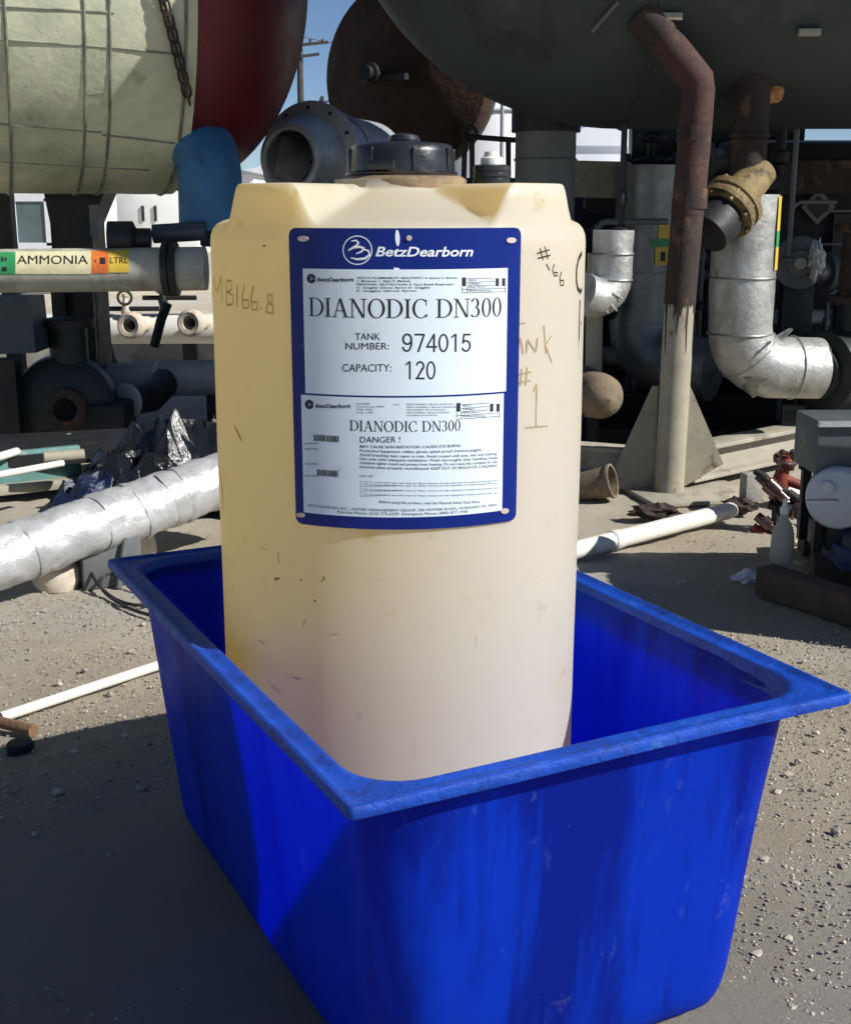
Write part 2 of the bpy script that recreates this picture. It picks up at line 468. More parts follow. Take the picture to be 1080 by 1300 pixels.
in_prof = [(.052, .097, .703)] + [(.056+.052*t/7, .095, .69-.53*t/7) for t in range(8)] + [(.128, .08, .118), (.17, .06, .108)]
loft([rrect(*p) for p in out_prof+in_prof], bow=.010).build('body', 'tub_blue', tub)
rim_prof = [(.0475, .105, .694), (.040, .09, .703), (.016, .03, .7045), (.005, .012, .701), (.001, .011, .702), (.0, .010, .705), (.0, .010, .716), (.002, .011, .7205), (.007, .013, .7225),
            (.012, .018, .7205), (.016, .024, .7175), (.022, .04, .7165), (.033, .080, .7170), (.039, .092, .7190), (.045, .096, .7180), (.0500, .098, .7120), (.053, .098, .700), (.0570, .098, .680)]
loft([rrect(*p) for p in rim_prof], False, False, bow=.005).build('rim', 'rim_blue', tub, ang=40)

# ------------------------------------------------------------------ chemical tank
TC = Vector((-.052, 2.46, 0)); TR = .355; TZ0 = .37; ZS = 1.455
tank = thing('chemical_tank', 'tall cream plastic chemical tank with blue label sign standing in the blue tub', 'tank', TC+Vector((0, 0, TZ0)))
def dome(r):
    pr = [(.355, 1.452), (.3535, 1.466), (.349, 1.477), (.341, 1.486), (.328, 1.492), (.130, 1.545), (.121, 1.551), (.119, 1.566), (.0, 1.566)]
    for (r0, z0), (r1, z1) in zip(pr, pr[1:]):
        if r <= r0 and r >= r1: return z0+(z1-z0)*(r0-r)/(r0-r1)
    return pr[0][1]
LUGS = [-42, 48, 138, 228]     # degrees from the camera-facing line, clockwise seen from the camera (to the right = +)
def lugk(deg):
    best = 0
    for l in LUGS:
        d = abs((deg-l+180) % 360-180)
        best = max(best, min(1, max(0, (20.5-d)/9.0)))
    return best*best*(3-2*best)
def tp(theta, r, z):
    """theta in radians, 0 faces the camera, + to the right"""
    return TC + Vector((math.sin(theta)*r, -math.cos(theta)*r, z))
def build_tank():
    n = 240
    low = [(.0, TZ0+.012), (.24, TZ0+.012), (.27, TZ0+.004), (.295, TZ0), (.322, TZ0+.006), (.340, TZ0+.020), (.350, TZ0+.040), (.355, TZ0+.068)]
    zs = [TZ0+.068+(1.452-TZ0-.068)*i/30 for i in range(1, 31)]
    rows = [[(r, z)]*n for r, z in low]
    for z in zs: rows.append([(TR, z)]*n)
    rr = [.3535, .349, .345, .342, .339, .335, .330, .32, .30, .27, .24, .21, .18, .15, .13, .121, .119]
    mb = MB(); vs = []; fs = []
    def surf(th, r, z, i):
        wob = .0022*noise.noise(Vector((math.sin(th)*2.2, math.cos(th)*2.2, z*2.4))) if .2 < r else 0
        return tp(th, r+wob, z)
    for row in rows:
        for j, (r, z) in enumerate(row): vs.append(surf(2*math.pi*j/n, r, z, j))
    cnt = len(rows)
    for r in rr:
        for j in range(n):
            th = 2*math.pi*j/n
            k = lugk(math.degrees(th))
            z = dome(r)
            out = min(1, max(0, (.348-r)/.010)); out = out*out*(3-2*out)
            inn = 1.0
            top = 1.556
            if r < .14: inn = max(0, (r-.125)/.015)
            if z < top: z = z+(top-z)*k*out*inn
            vs.append(surf(th, r, z, j))
        cnt += 1
    for i in range(cnt-1):
        for j in range(n):
            fs.append((i*n+j, i*n+(j+1) % n, (i+1)*n+(j+1) % n, (i+1)*n+j))
    fs.append(tuple(range((cnt-1)*n, cnt*n)))
    return mb.add(vs, fs)
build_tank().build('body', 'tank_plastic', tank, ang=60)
LC = TC + Vector((.008, 0, 0))
MB().lathe([(.119, 1.548), (.1215, 1.556), (.1215, 1.566), (.112, 1.572), (.05, 1.572)], LC, n=48).build('manway_ring', 'lid_ring', tank)
lid = MB()
lid.lathe([(.104, 1.5722), (.1055, 1.578), (.100, 1.581), (.0995, 1.586), (.098, 1.616), (.094, 1.626), (.088, 1.630), (.06, 1.633), (.0, 1.634)], LC, n=64)
lid = lid.build('lid', 'lid_black', tank)
for i in range(8):
    a = 2*math.pi*i/8+.23
    d = Vector((math.sin(a), -math.cos(a), 0))
    MB().box(LC+d*.0995+Vector((0, 0, 1.602)), (.004, .005, .040), rz=a, bev=.001).build('grip_rib', 'lid_black', lid)
kn = MB().lathe([(.030, 1.632), (.031, 1.638), (.026, 1.646), (.012, 1.650), (.0, 1.651)], LC+Vector((.004, 0, 0)), n=28)
kn.build('knob', 'lid_black', lid)
MB().box(LC+Vector((-.035, -.100, 1.590)), (.050, .012, .016), rz=-.35, bev=.002).build('latch', 'lid_black', lid)
BC = TC + Vector((.178, .03, 0))
bung = MB().lathe([(.062, 1.545), (.064, 1.552), (.060, 1.557), (.036, 1.559), (.036, 1.567), (.0335, 1.568), (.0335, 1.571), (.036, 1.572), (.036, 1.578), (.0335, 1.579),
                   (.0335, 1.582), (.0355, 1.583), (.0355, 1.591), (.030, 1.594), (.0, 1.595)], BC, n=40).build('bung_fitting', 'lid_black', tank)
MB().lathe([(.022, 1.594), (.022, 1.606), (.016, 1.609), (.014, 1.618), (.0, 1.619)], BC, n=10).build('plug', 'bleach_cap', bung)

# --- sign on the tank
def p2c(x, y):
    """photo pixel -> (arc length, height) on the tank wall"""
    p = hit_cyl(x, y, TC, Vector((0, 0, 1)), TR)
    return math.atan2(p.x-TC.x, -(p.y-TC.y))*TR, p.z
def c2w(s, z, off): return tp(s/TR, TR+off, z)
s_l = (p2c(371, 300)[0]+p2c(375, 650)[0])/2; s_r = (p2c(661, 300)[0]+p2c(651, 650)[0])/2
z_t = (p2c(440, 288)[1]+p2c(600, 291)[1])/2; z_b = (p2c(420, 667)[1]+p2c(600, 668)[1])/2
def curved(s0, s1, z0, z1, o0, o1, rad=0.0, nx=28, nzz=8):
    """curved slab on the tank wall, rounded corners by pulling the end columns in"""
    mb = MB(); cols = []
    for i in range(nx+1):
        t = i/nx
        cols.append(s0+(s1-s0)*t)
    if rad:
        ex = []
        for k in range(5):
            a = math.pi/2*k/4
            ex.append(rad*(1-math.cos(a)) if False else rad*(1-math.sin(math.pi/2-a)))
        cols = [s0+e for e in ex] + [c for c in cols if s0+rad < c < s1-rad] + [s1-e for e in ex[::-1]]
    def cut(s):
        d = min(s-s0, s1-s)
        if not rad or d >= rad: return 0
        return rad-math.sqrt(max(0, rad*rad-(rad-d)**2))
    vs = []; fs = []; m = nzz+1
    for o in (o0, o1):
        for s in cols:
            c = cut(s)
            for k in range(m):
                vs.append(c2w(s, (z0+c)+((z1-c)-(z0+c))*k/nzz, o))
    n = len(cols); off = n*m
    for i in range(n-1):
        for k in range(nzz):
            a, b, c, d = i*m+k, (i+1)*m+k, (i+1)*m+k+1, i*m+k+1
            fs += [(a, b, c, d), (off+d, off+c, off+b, off+a)]
    for i in range(n-1):
        fs += [(i*m, (i+1)*m, off+(i+1)*m, off+i*m), (i*m+nzz, (i+1)*m+nzz, off+(i+1)*m+nzz, off+i*m+nzz)]
    for k in range(nzz):
        fs += [(k, k+1, off+k+1, off+k), ((n-1)*m+k, (n-1)*m+k+1, off+(n-1)*m+k+1, off+(n-1)*m+k)]
    return mb.add(vs, fs)
sign = curved(s_l, s_r, z_b, z_t, -.003, .0045, rad=.013).build('label_sign', 'sign_blue', tank)
sign['label'] = 'glossy blue curved label plate with two white data panels'
def panel(x0, y0, x1, y1, name='data_panel', m='sign_white', o=.0050):
    ym = (y0+y1)/2; xm = (x0+x1)/2
    a, b = p2c(x0, ym)[0], p2c(x1, ym)[0]
    zt, zb = p2c(xm, y0)[1], p2c(xm, y1)[1]
    return curved(a, b, zb, zt, .003, o, nzz=2).build(name, m, sign)
panel(388, 342, 641, 502); panel(386, 504.5, 636, 656)
# rivets / slots
for (x, y, w, h) in ((387, 303, 15, 7), (646, 305, 15, 7), (519, 302, 7, 7), (384, 653, 12, 6), (638, 648, 12, 7)):
    s, z = p2c(x, y); k = mpp(c2w(s, z, 0))
    mb = MB(); vs = []
    for i in range(14):
        a = 2*math.pi*i/14
        vs.append((s+math.cos(a)*w*k*.5, z+math.sin(a)*h*k*.5))
    mb.add([c2w(a, b, .0044) for a, b in vs]+[c2w(a, b, .0072) for a, b in vs]+[c2w(s, z, .0076)],
           [(i, (i+1) % 14, 14+(i+1) % 14, 14+i) for i in range(14)]+[(14+i, 14+(i+1) % 14, 28) for i in range(14)])
    mb.build('rivet', 'rivet', sign)
# --- lettering
FCACHE = {}
def glyphs(txt, weight=0.0, shear=0.0):
    cu = bpy.data.curves.new('t', 'FONT'); cu.body = txt; cu.size = 1.0; cu.offset = weight; cu.shear = shear
    cu.resolution_u = 3; cu.fill_mode = 'FRONT'
    ob = bpy.data.objects.new('t', cu); COL.objects.link(ob)
    dg = bpy.context.evaluated_depsgraph_get()
    me = bpy.data.meshes.new_from_object(ob.evaluated_get(dg))
    vs = [(v.co.x, v.co.y) for v in me.vertices]; fs = [tuple(p.vertices) for p in me.polygons]
    bpy.data.objects.remove(ob); bpy.data.curves.remove(cu); bpy.data.meshes.remove(me)
    x0 = min(v[0] for v in vs); x1 = max(v[0] for v in vs)
    return [((x-x0)/(x1-x0), y/.729) for x, y in vs], fs
def text(txt, x0, yb, x1, cap, m='ink_black', weight=0.0, shear=0.0, off=.00525, parent=None, vf=None, name='lettering', y2=None):
    vs, fs = vf if vf else glyphs(txt, weight, shear)
    s0, za = p2c(x0, yb); s1, zb_ = p2c(x1, yb if y2 is None else y2)
    h = p2c((x0+x1)/2, yb-cap)[1]-p2c((x0+x1)/2, yb)[1]
    mb = MB().add([c2w(s0+(s1-s0)*u, za+(zb_-za)*u+h*v, off) for u, v in vs], fs)
    o = mb.build(name, m, parent or sign, ang=180, fix=False)
    return o
def serif(txt, sans=False):
    T, t, SE = .125, .045, .09
    V = []; F = []; pen = [0.0]
    def poly(ps):
        o = len(V); V.extend([(x+pen[0], y) for x, y in ps]); F.append(tuple(range(o, o+len(ps))))
    def rect(a, b, c, d): poly([(a, b), (c, b), (c, d), (a, d)])
    def diag(x0, y0, x1, y1, w): poly([(x0-w/2, y0), (x0+w/2, y0), (x1+w/2, y1), (x1-w/2, y1)])
    def arc(cx, cy, ox, oy, ix, iy, a0, a1, n=18):
        for i in range(n):
            p, q = R_(a0+(a1-a0)*i/n), R_(a0+(a1-a0)*(i+1)/n)
            poly([(cx+ix*math.cos(p), cy+iy*math.sin(p)), (cx+ox*math.cos(p), cy+oy*math.sin(p)),
                  (cx+ox*math.cos(q), cy+oy*math.sin(q)), (cx+ix*math.cos(q), cy+iy*math.sin(q))])
    for ch in txt:
        if ch == ' ': pen[0] += .36; continue
        if sans:
            k = .10
            if ch == '0': arc(.29, .5, .27, .51, .27-k, .51-k, 0, 360, 28)
            elif ch == '1': rect(.27, 0, .27+k, 1.0); poly([(.08, .74), (.27, .88), (.27, 1.0), (.25, .99), (.08, .84)])
            elif ch == '2':
                arc(.29, .73, .25, .28, .25-k, .28-k, -35, 170, 20); poly([(.03, 0), (.15, .02), (.50, .60), (.38, .64)]); rect(.03, 0, .55, k)
            elif ch == '4': rect(.37, 0, .37+k, 1.0); rect(.01, .23, .58, .23+k); poly([(.01, .30), (.11, .30), (.46, .98), (.38, 1.0)])
            elif ch == '5':
                rect(.12, 1-k, .52, 1.0); poly([(.05, .46), (.15, .46), (.20, 1.0), (.11, 1.0)]); arc(.27, .325, .27, .335, .27-k, .335-k, -160, 140, 26)
            elif ch == '7': rect(.03, 1-k, .56, 1.0); poly([(.16, 0), (.27, 0), (.56, .92), (.46, .92)])
            elif ch == '9':
                arc(.28, .69, .26, .32, .26-k, .32-k, 0, 360, 28); arc(.25, .5, .29, .51, .29-k, .51-k, -150, 15, 22)
            pen[0] += .62; continue
        if ch == 'D':
            rect(.09, 0, .09+T, 1); rect(0, 0, .32, t); rect(0, 1-t, .32, 1)
            arc(.32, .5, .46, .5, .46-T, .5-t, -90, 90); w = .84
        elif ch == 'I':
            rect(.09, 0, .09+T, 1); rect(0, 0, .30, t); rect(0, 1-t, .30, 1); w = .36
        elif ch == 'A':
            diag(.12, 0, .40, 1.0, .05); diag(.68, 0, .40, 1.0, T); rect(.20, .32, .58, .32+t)
            rect(0, 0, .26, t); rect(.52, 0, .84, t); w = .85
        elif ch == 'N':
            rect(.11, 0, .11+t*1.1, 1); rect(.66, 0, .66+t*1.1, 1); diag(.14, 1, .66, 0, T)
            rect(0, 0, .26, t); rect(0, 1-t, .18, 1); rect(.55, 1-t, .82, 1); w = .86
        elif ch == 'O':
            arc(.41, .5, .40, .52, .40-T, .52-t, 0, 360, 32); w = .86
        elif ch == 'C':
            arc(.41, .5, .40, .52, .40-T, .52-t, 48, 320, 26); rect(.64, .66, .68, .98); rect(.66, .03, .70, .22); w = .76
        elif ch == '0':
            arc(.26, .5, .25, .52, .25-T*.9, .52-t, 0, 360, 28); w = .57
        elif ch == '3':
            arc(.20, .745, .22, .265, .22-T*.9, .265-t, -80, 160, 18); arc(.20, .275, .26, .285, .26-T*.9, .285-t, -150, 85, 18); w = .54
        pen[0] += w
    tot = max(v[0] for v in V)
    return [(x/tot, y) for x, y in V], F
text('', 394, 401, 634, 24, vf=serif('DIANODIC DN300'))
text('', 445, 546, 583, 13.5, vf=serif('DIANODIC DN300'))
text('BetzDearborn', 477, 325, 599, 12.5, 'ink_white', .018, .25, off=.0048)
text('TANK', 452, 431, 483, 9); text('NUMBER:', 440, 443, 494, 9)
text('', 510, 446, 596, 23, vf=serif('974015', True)); text('CAPACITY:', 436, 471, 497, 10); text('', 513, 481, 552, 23, vf=serif('120', True))
text('BetzDearborn', 404, 357, 450, 5, weight=.03, shear=.25); text('BetzDearborn', 402, 517, 446, 5, weight=.03, shear=.25)
for i, (t_, xe) in enumerate((('HEALTH FLAMMABILITY REACTIVITY: 4- Severe 3- Serious', 579), ('2- Moderate 1- Slight 0- Minimal', 520), ('PERSONAL PROTECTION: F- Face Shield Respirator', 575), ('C- Goggles Gloves Apron D- Goggles', 545), ('E- Goggles Gloves Apron', 528))):
    text(t_, 454, 353.5+i*4.1, xe, 2.6, weight=.01)
for i, (t_, x0, xe) in enumerate((('DN300', 454, 470), ('Product Number 974015', 454, 488), ('Net Wt.', 454, 474), ('Lot 120', 454, 474))): text(t_, x0, 513+i*3.6, xe, 2.2)
text('1 of 1', 499, 514, 507, 2.5)
for i, xe in enumerate((565, 570, 555, 560, 545)): text('HEALTH 2 FLAMMABILITY 1 REACTIVITY 0 PROTECTION C', 516, 513.5+i*3.5, xe+10, 2.0)
text('DANGER !', 458, 561, 508, 8)
for i, (t_, xe) in enumerate((('MAY CAUSE SKIN IRRITATION. CAUSES EYE BURNS.', 584), ('Protective Equipment: rubber gloves, splash proof chemical goggles.', 610),
        ('Avoid breathing dust, vapor or mist. Avoid contact with eyes, skin and clothing.', 629), ('Use only with adequate ventilation. Wash thoroughly after handling. Keep', 629),
        ('container tightly closed and protect from freezing. Do not reuse this container for any', 629), ('purpose unless properly reconditioned. KEEP OUT OF REACH OF CHILDREN.', 629))):
    text(t_, 458, 567.5+i*5.1, xe, 3.5, weight=.004, y2=566.5+i*5.1)
text('FIRST AID', 458, 605, 474, 2.6)
for i, xe in enumerate((629, 629, 505, 629, 510, 629, 490)):
    text('In case of contact flush eyes with water for fifteen minutes and call a physician if irritation persists after washing'[:(xe-440)//2+20], 458, 611+i*3.1, xe, 2.0, y2=610+i*3.1)
text('Before using this product, read the Material Safety Data Sheet.', 482, 637.5, 608, 3.4)
text('BETZDEARBORN INC., WATER MANAGEMENT GROUP, 200 WITMER ROAD, HORSHAM, PA 19044', 393, 642, 628, 3.3, y2=641.5)
text('Business Phone: (215) 773-6229  Emergency Phone: (800) 877-1940', 430, 650, 592, 3.4)
for y in (565, 572, 591, 606): text('DN300 974015', 389, y-1.5, 389+17, 2.4)
# barcodes and hazard boxes
def blk(x0, y0, x1, y1, name='print_block', o=.00525): return panel(x0, y0, x1, y1, name, 'ink_black', o)
def bars(x0, y0, x1, y1):
    s0, s1 = p2c(x0, (y0+y1)/2)[0], p2c(x1, (y0+y1)/2)[0]; zt, zb = p2c((x0+x1)/2, y0)[1], p2c((x0+x1)/2, y1)[1]
    mb = MB(); s = s0; r = random.Random(3)
    w = (s1-s0)/48
    while s < s1:
        a = w*r.choice((1, 1, 2, 2))
        mb.add([c2w(s, zb, .00525), c2w(min(s+a, s1), zb, .00525), c2w(min(s+a, s1), zt, .00525), c2w(s, zt, .00525)], [(0, 1, 2, 3)])
        s += a+w*r.choice((.6, 1.0))
    mb.build('barcode', 'ink_black', sign, ang=180, fix=False)
bars(400, 552, 432, 560); bars(404, 596, 431, 604)
for (bx, by) in ((585, 352), (578, 511)):
    blk(bx, by, bx+5, by+11); blk(bx+42, by+1, bx+46, by+11); blk(bx+50, by+1, bx+54, by+11)
    for k in range(5): blk(bx+(6 if k < 3 else 0), by+1+k*4.4, bx+(41 if k < 3 else 54), by+1.6+k*4.4, 'rule_line')
    for k, t_ in enumerate(('HEALTH', 'FLAMMABILITY', 'REACTIVITY', 'PERSONAL PROTECTION')): text(t_, bx+8, by+4.6+k*4.4, bx+18+6*k, 2.3)
    for xx in (bx, bx+6, bx+53.5): blk(xx, by+12, xx+.6, by+19, 'rule_line')
# ring emblem with swoosh
def stroke(pts, wpx, m, off, parent, name, taper=False):
    ps = []
    for a, b in zip(pts, pts[1:]):
        k = max(1, int(math.hypot(b[0]-a[0], b[1]-a[1])/4))
        ps += [(a[0]+(b[0]-a[0])*i/k, a[1]+(b[1]-a[1])*i/k) for i in range(k)]
    ps.append(pts[-1]); vs = []; n = len(ps)
    q = [Vector(p2c(*p)) for p in ps]
    for i, p in enumerate(q):
        t = (q[min(i+1, n-1)]-q[max(i-1, 0)])
        t = t.normalized() if t.length > 1e-6 else Vector((1, 0))
        w = wpx*mpp(c2w(p.x, p.y, 0))*.5
        if taper: w *= .25+.9*math.sin(math.pi*min(1, (i+.5)/n))
        nn = Vector((-t.y, t.x))
        vs += [c2w(*(p+nn*w), off), c2w(*(p-nn*w), off)]
    return MB().add(vs, [(2*i, 2*i+1, 2*i+3, 2*i+2) for i in range(n-1)])
def draw(strokes, w, m, off, parent, name, taper=False):
    mb = MB()
    for st in strokes:
        b = stroke(st, w, m, off, parent, name, taper); mb.add(b.v, b.f)
    return mb.build(name, m, parent, ang=180, fix=False)
circ = lambda cx, cy, rx, ry, a0=0, a1=360, n=28: [(cx+rx*math.cos(R_(a0+(a1-a0)*i/n)), cy+ry*math.sin(R_(a0+(a1-a0)*i/n))) for i in range(n+1)]
draw([circ(454.5, 317.5, 18, 18)], 1.3, 'ink_white', .00475, sign, 'emblem_ring')
draw([[(447, 306), (453, 305), (456, 308), (453, 312), (446, 316), (443, 318)], [(448, 315), (457, 313), (463, 315), (460, 319), (453, 322)],
      [(460, 316), (468, 318), (470, 323), (464, 328), (454, 329), (446, 327)]], 2.6, 'ink_white', .0048, sign, 'emblem_swoosh', True)
for (ex, ey) in ((397, 353.5), (394.5, 513)):
    draw([circ(ex, ey, 3, 3, n=14)], 6.2, 'ink_black', .00525, sign, 'emblem_dot')
    draw([[(ex-1, ey-2), (ex+2, ey), (ex-1, ey+2)]], 1.0, 'sign_white', .0054, sign, 'emblem_swoosh')
draw([[(504, 292), (504.5, 300), (505, 312)]], 5, 'ink_white', .0048, sign, 'paint_scratch', True)
draw([[(500, 341), (507, 342)]], 3.5, 'ink_white', .0048, sign, 'paint_scratch')
# --- handwriting and stains on the plastic
draw([[(685, 315), (689, 330)], [(691, 313), (695, 329)], [(681, 322), (697, 317)], [(682, 328), (698, 324)],
      [(693, 335), (697, 343)], [(703, 335), (701, 343), (703, 350), (707, 350), (707, 346), (703, 346)], [(712, 345), (710, 353), (711, 362), (715, 362), (715, 356), (711, 356)]],
     1.9, 'ink_black', .0006, tank, 'handwriting')
draw([[(738, 321), (734, 328), (731.5, 340), (731, 355), (732.5, 366), (736, 371), (738, 367)], [(735.5, 381), (733.5, 460)], [(737.3, 408), (736.3, 459)]], 6, 'ink_black', .0006, tank, 'handwriting')
draw([[(655, 412), (666, 410)], [(656, 450), (660, 428), (664, 449)], [(668, 448), (669, 431), (680, 447), (682, 429)], [(690, 413), (693, 449)], [(700, 426), (692, 438), (700, 460)],
      [(656, 476), (674, 472)], [(656, 486), (673, 483)], [(662, 468), (660, 490)], [(669, 466), (667, 489)], [(677, 497), (681, 487), (680, 541)], [(666, 543), (695, 541)]],
     1.7, 'ink_grey', .0006, tank, 'handwriting')
draw([[(269, 380), (271, 352), (276, 372), (281, 350), (282, 384)], [(288, 387), (288, 356), (294, 357), (295, 367), (289, 371), (296, 375), (296, 386), (288, 388)],
      [(302, 361), (301, 390)], [(311, 361), (308, 376), (309, 391), (316, 391), (316, 381), (309, 381)], [(322, 363), (319, 380), (320, 393), (327, 393), (327, 384), (320, 383)],
      [(331, 392), (333, 391)], [(341, 384), (340, 374), (346, 374), (346, 383), (340, 386), (338, 396), (347, 398), (347, 388), (341, 385)]],
     2.6, 'ink_tan', .0006, tank, 'handwriting')
for m_ in [[(349, 735), (356, 734)], [(350, 733), (352, 738)], [(381, 735), (383, 737)], [(408, 737), (410, 738)], [(399, 761), (401, 764)], [(411, 732), (412, 736)], [(298, 540), (308, 560)],
      [(277, 580), (283, 622), (284, 650)], [(334, 312), (338, 312)]]: draw([m_], 2.2, 'scuff', .0010, tank, 'scuff_mark', True)

rs_ = random.Random(21)
marks = []
for k in range(20):
    x, y = rs_.uniform(285, 700), rs_.choice((rs_.uniform(690, 930), rs_.uniform(300, 930)))
    if 365 < x < 668 and y < 685: continue
    a = rs_.uniform(-.5, 1.9); l = rs_.uniform(2, 16)
    marks.append([(x, y), (x+l*.5*math.cos(a)+rs_.uniform(-1, 1), y+l*.5*math.sin(a)), (x+l*math.cos(a), y+l*math.sin(a))])
mat('scuff_pale', (.60, .49, .31), .9, var=.3, scale=60, bump=0)
for m_ in marks: draw([m_], 1.6, 'scuff_pale', .0006, tank, 'scuff_mark', True)
# steel stand that lifts the tank inside the tub
st = thing('tank_stand', 'dark brown steel stand under the tank, inside the blue tub', 'stand', TC+Vector((0, 0, .108)))
MB().lathe([(.29, .345), (.29, .368), (.0, .3695)], TC, n=36).build('top_plate', 'stand_brown', st)
for k in range(4):
    a = R_(63+45+90*k); p = TC+Vector((math.sin(a)*.235, math.cos(a)*.235, 0))
    MB().box((p.x, p.y, .227), (.06, .06, .242), rz=-R_(63), bev=.004).build('leg', 'stand_brown', st)

# ------------------------------------------------------------------ cream horizontal vessel (left) with red head
A1 = Vector((math.sin(R_(70)), math.cos(R_(70)), 0)); C1 = Vector((-1.676, 8.55, 2.881)); R1 = 1.294
ves1 = thing('horizontal_vessel', 'big cream insulated horizontal vessel with strapped jacket and dark red end head', 'vessel', C1-A1*2+Vector((0, 0, -R1)))
mb = MB(); nL, nA = 60, 96; vs = []; fs = []
x1, y1, _ = frame(A1)
for i in range(nL+1):
    h = -5.4+5.4*i/nL
    for j in range(nA):
        t = 2*math.pi*j/nA; d = x1*math.cos(t)+y1*math.sin(t)
        p = C1+A1*h+d*R1
        vs.append(p + d*(.010*noise.noise(p*1.7)+.004*noise.noise(p*6)))
for i in range(nL):
    for j in range(nA): fs.append((i*nA+j, i*nA+(j+1) % nA, (i+1)*nA+(j+1) % nA, (i+1)*nA+j))
fs.append(tuple(range(nA)))
mb.add(vs, fs).build('jacket', 'cream_vessel', ves1, ang=60)
rh = [(R1*.985, -.02)]+[(R1*.985*math.cos(math.pi/2*i/20), .90*math.sin(math.pi/2*i/20)) for i in range(21)]
MB().lathe(rh, C1, A1, n=96).build('end_head', 'red_head', ves1)
def axpos(x, y, c, a, rad):
    p = hit_cyl(x, y, c, a, rad); return (p-c).dot(a), p
for (x, y) in ((9, 60), (108, 60), (140, 60), (236, 60)):
    h, _ = axpos(x, y, C1, A1, R1)
    MB().ring(C1+A1*h, A1, R1+.002, .010, n=96, m=6).build('band', 'vessel_band', ves1)
h, _ = axpos(125, 120, C1, A1, R1)
MB().ring(C1+A1*h, A1, R1+.006, .008, n=40, m=6, arc=(R_(0), R_(60))).build('band', 'vessel_band', ves1)
def long_seam(x0, y0, x1_, y1_, w=.010):
    pts = []
    for i in range(13):
        t = i/12; p = hit_cyl(x0+(x1_-x0)*t, y0+(y1_-y0)*t, C1, A1, R1+.001)
        pts.append(p)
    MB().tube(pts, w, 6).build('jacket_seam', 'vessel_band', ves1)
for s_ in ((0, 8, 145, 16), (0, 50, 146, 61), (146, 61, 234, 70), (0, 157, 130, 168), (130, 171, 222, 182), (112, 120, 132, 118), (0, 205, 190, 216)): long_seam(*s_, w=.007)
# saddle under the vessel
sd = at(90, 280, 8.75)
MB().prism([sd+Vector((-.22, 0, .55)), sd+Vector((.42, 0, .55)), sd+Vector((.14, 0, -.02)), sd+Vector((.14, 0, -sd.z)), sd+Vector((-.14, 0, -sd.z)), sd+Vector((-.14, 0, -.02))], (0, .35, .0)).build('saddle_leg', 'dark_steel', ves1)
sd2 = at(8, 280, 9.2)
MB().box((sd2.x, sd2.y, .9), (.11, .11, 1.8)).build('saddle_leg', 'dark_steel', ves1)
# blue elbow pipe
p_top = at(226, 196, 8.3); p_c = at(266, 184, 7.8); p_b = Vector((p_c.x-.01, p_c.y, at(266, 292, 7.8).z))
p0 = p_top+Vector((-.1, .25, .05))
pts = [p0]+bend(p0, p_c+Vector((.0, 0, .02)), p_b, .24, 10)+[p_b]
bp_ = thing('blue_pipe', 'peeling blue painted pipe elbow dropping from the red vessel head', 'pipe', (p_b.x, p_b.y, 0))
MB().tube(pts, .19, 32).build('elbow', 'blue_pipe', bp_)
MB().tube([Vector((p_b.x+.16, p_b.y+.1, 0)), Vector((p_b.x+.16, p_b.y+.1, p_b.z-.1)), p_b+Vector((.03, .02, .02))], [.06, .07, .15], 20).build('lower_run', 'dark_steel', bp_)
MB().ring(pts[4], pts[5]-pts[3], .191, .006, n=36, m=6).build('weld_bead', 'blue_pipe', bp_)
# chain hanging on the vessel
ch = thing('rusty_chain', 'rusty chain hanging down the side of the cream vessel', 'chain', hit_cyl(238, 122, C1, A1, R1+.03))
N_L = 17
for i in range(N_L):
    t = (i+.5)/N_L
    x = 201+ (240-201)*(t**.9); y = -22+150*t
    p = hit_cyl(x, y, C1, A1, R1+.03); p2 = hit_cyl(x+1, y+4, C1, A1, R1+.03)
    d = (p2-p).normalized(); nrm = (p-(C1+A1*((p-C1).dot(A1)))).normalized(); side = d.cross(nrm)
    b_ = nrm if i % 2 else side
    w_ = d.cross(b_)
    pl = [p + d*(.032*math.cos(a_)+.014*math.copysign(1, math.cos(a_))) + w_*.024*math.sin(a_) for a_ in [2*math.pi*k/12 for k in range(13)]]
    MB().tube(pl, .0075, 6, caps=False).build('chain_link', 'rust_dark', ch)

# ------------------------------------------------------------------ dark green horizontal vessel (right, overhead)
A2 = Vector((1, 0, 0)); C2 = Vector((1.15, 7.65, 3.31)); R2 = 1.36
ves2 = thing('horizontal_vessel', 'big dark grey green horizontal vessel overhead with rusty drain pipes', 'vessel', (3.0, 7.65, C2.z-R2))
pr = [(R2*math.cos(math.pi/2*(1-i/24)), -1.62*math.sin(math.pi/2*(1-i/24))) for i in range(25)]+[(R2, h*.5) for h in range(1, 15)]+[(R2*.9, 7.4), (R2*.5, 7.75), (0, 7.85)]
MB().lathe(pr, C2, A2, n=96).build('shell', 'green_vessel', ves2, ang=60)
MB().ring(C2+A2*.0, A2, R2+.002, .010, n=96, m=6).build('weld_seam', 'green_vessel', ves2)
MB().ring(C2+A2*2.4, A2, R2+.002, .010, n=96, m=6).build('weld_seam', 'green_vessel', ves2)
for (x, y, l, mt) in ((843, 18, .17, 'tan_paint'), (1026, 38, .11, 'tan_paint')):
    p = hit_cyl(x, y, C2, A2, R2)
    nrm = (p-(C2+A2*((p-C2).dot(A2)))).normalized()
    MB().box(p+nrm*.02, (l, .035, .035), bev=.004).build('lug_plate', mt, ves2)
p_a = hit_cyl(752, 40, C2, A2, R2+.005); p_b2 = hit_cyl(785, 2, C2, A2, R2+.005)
MB().tube([p_a, p_b2], .012, 6).build('rod_stub', 'grey_steel', ves2)

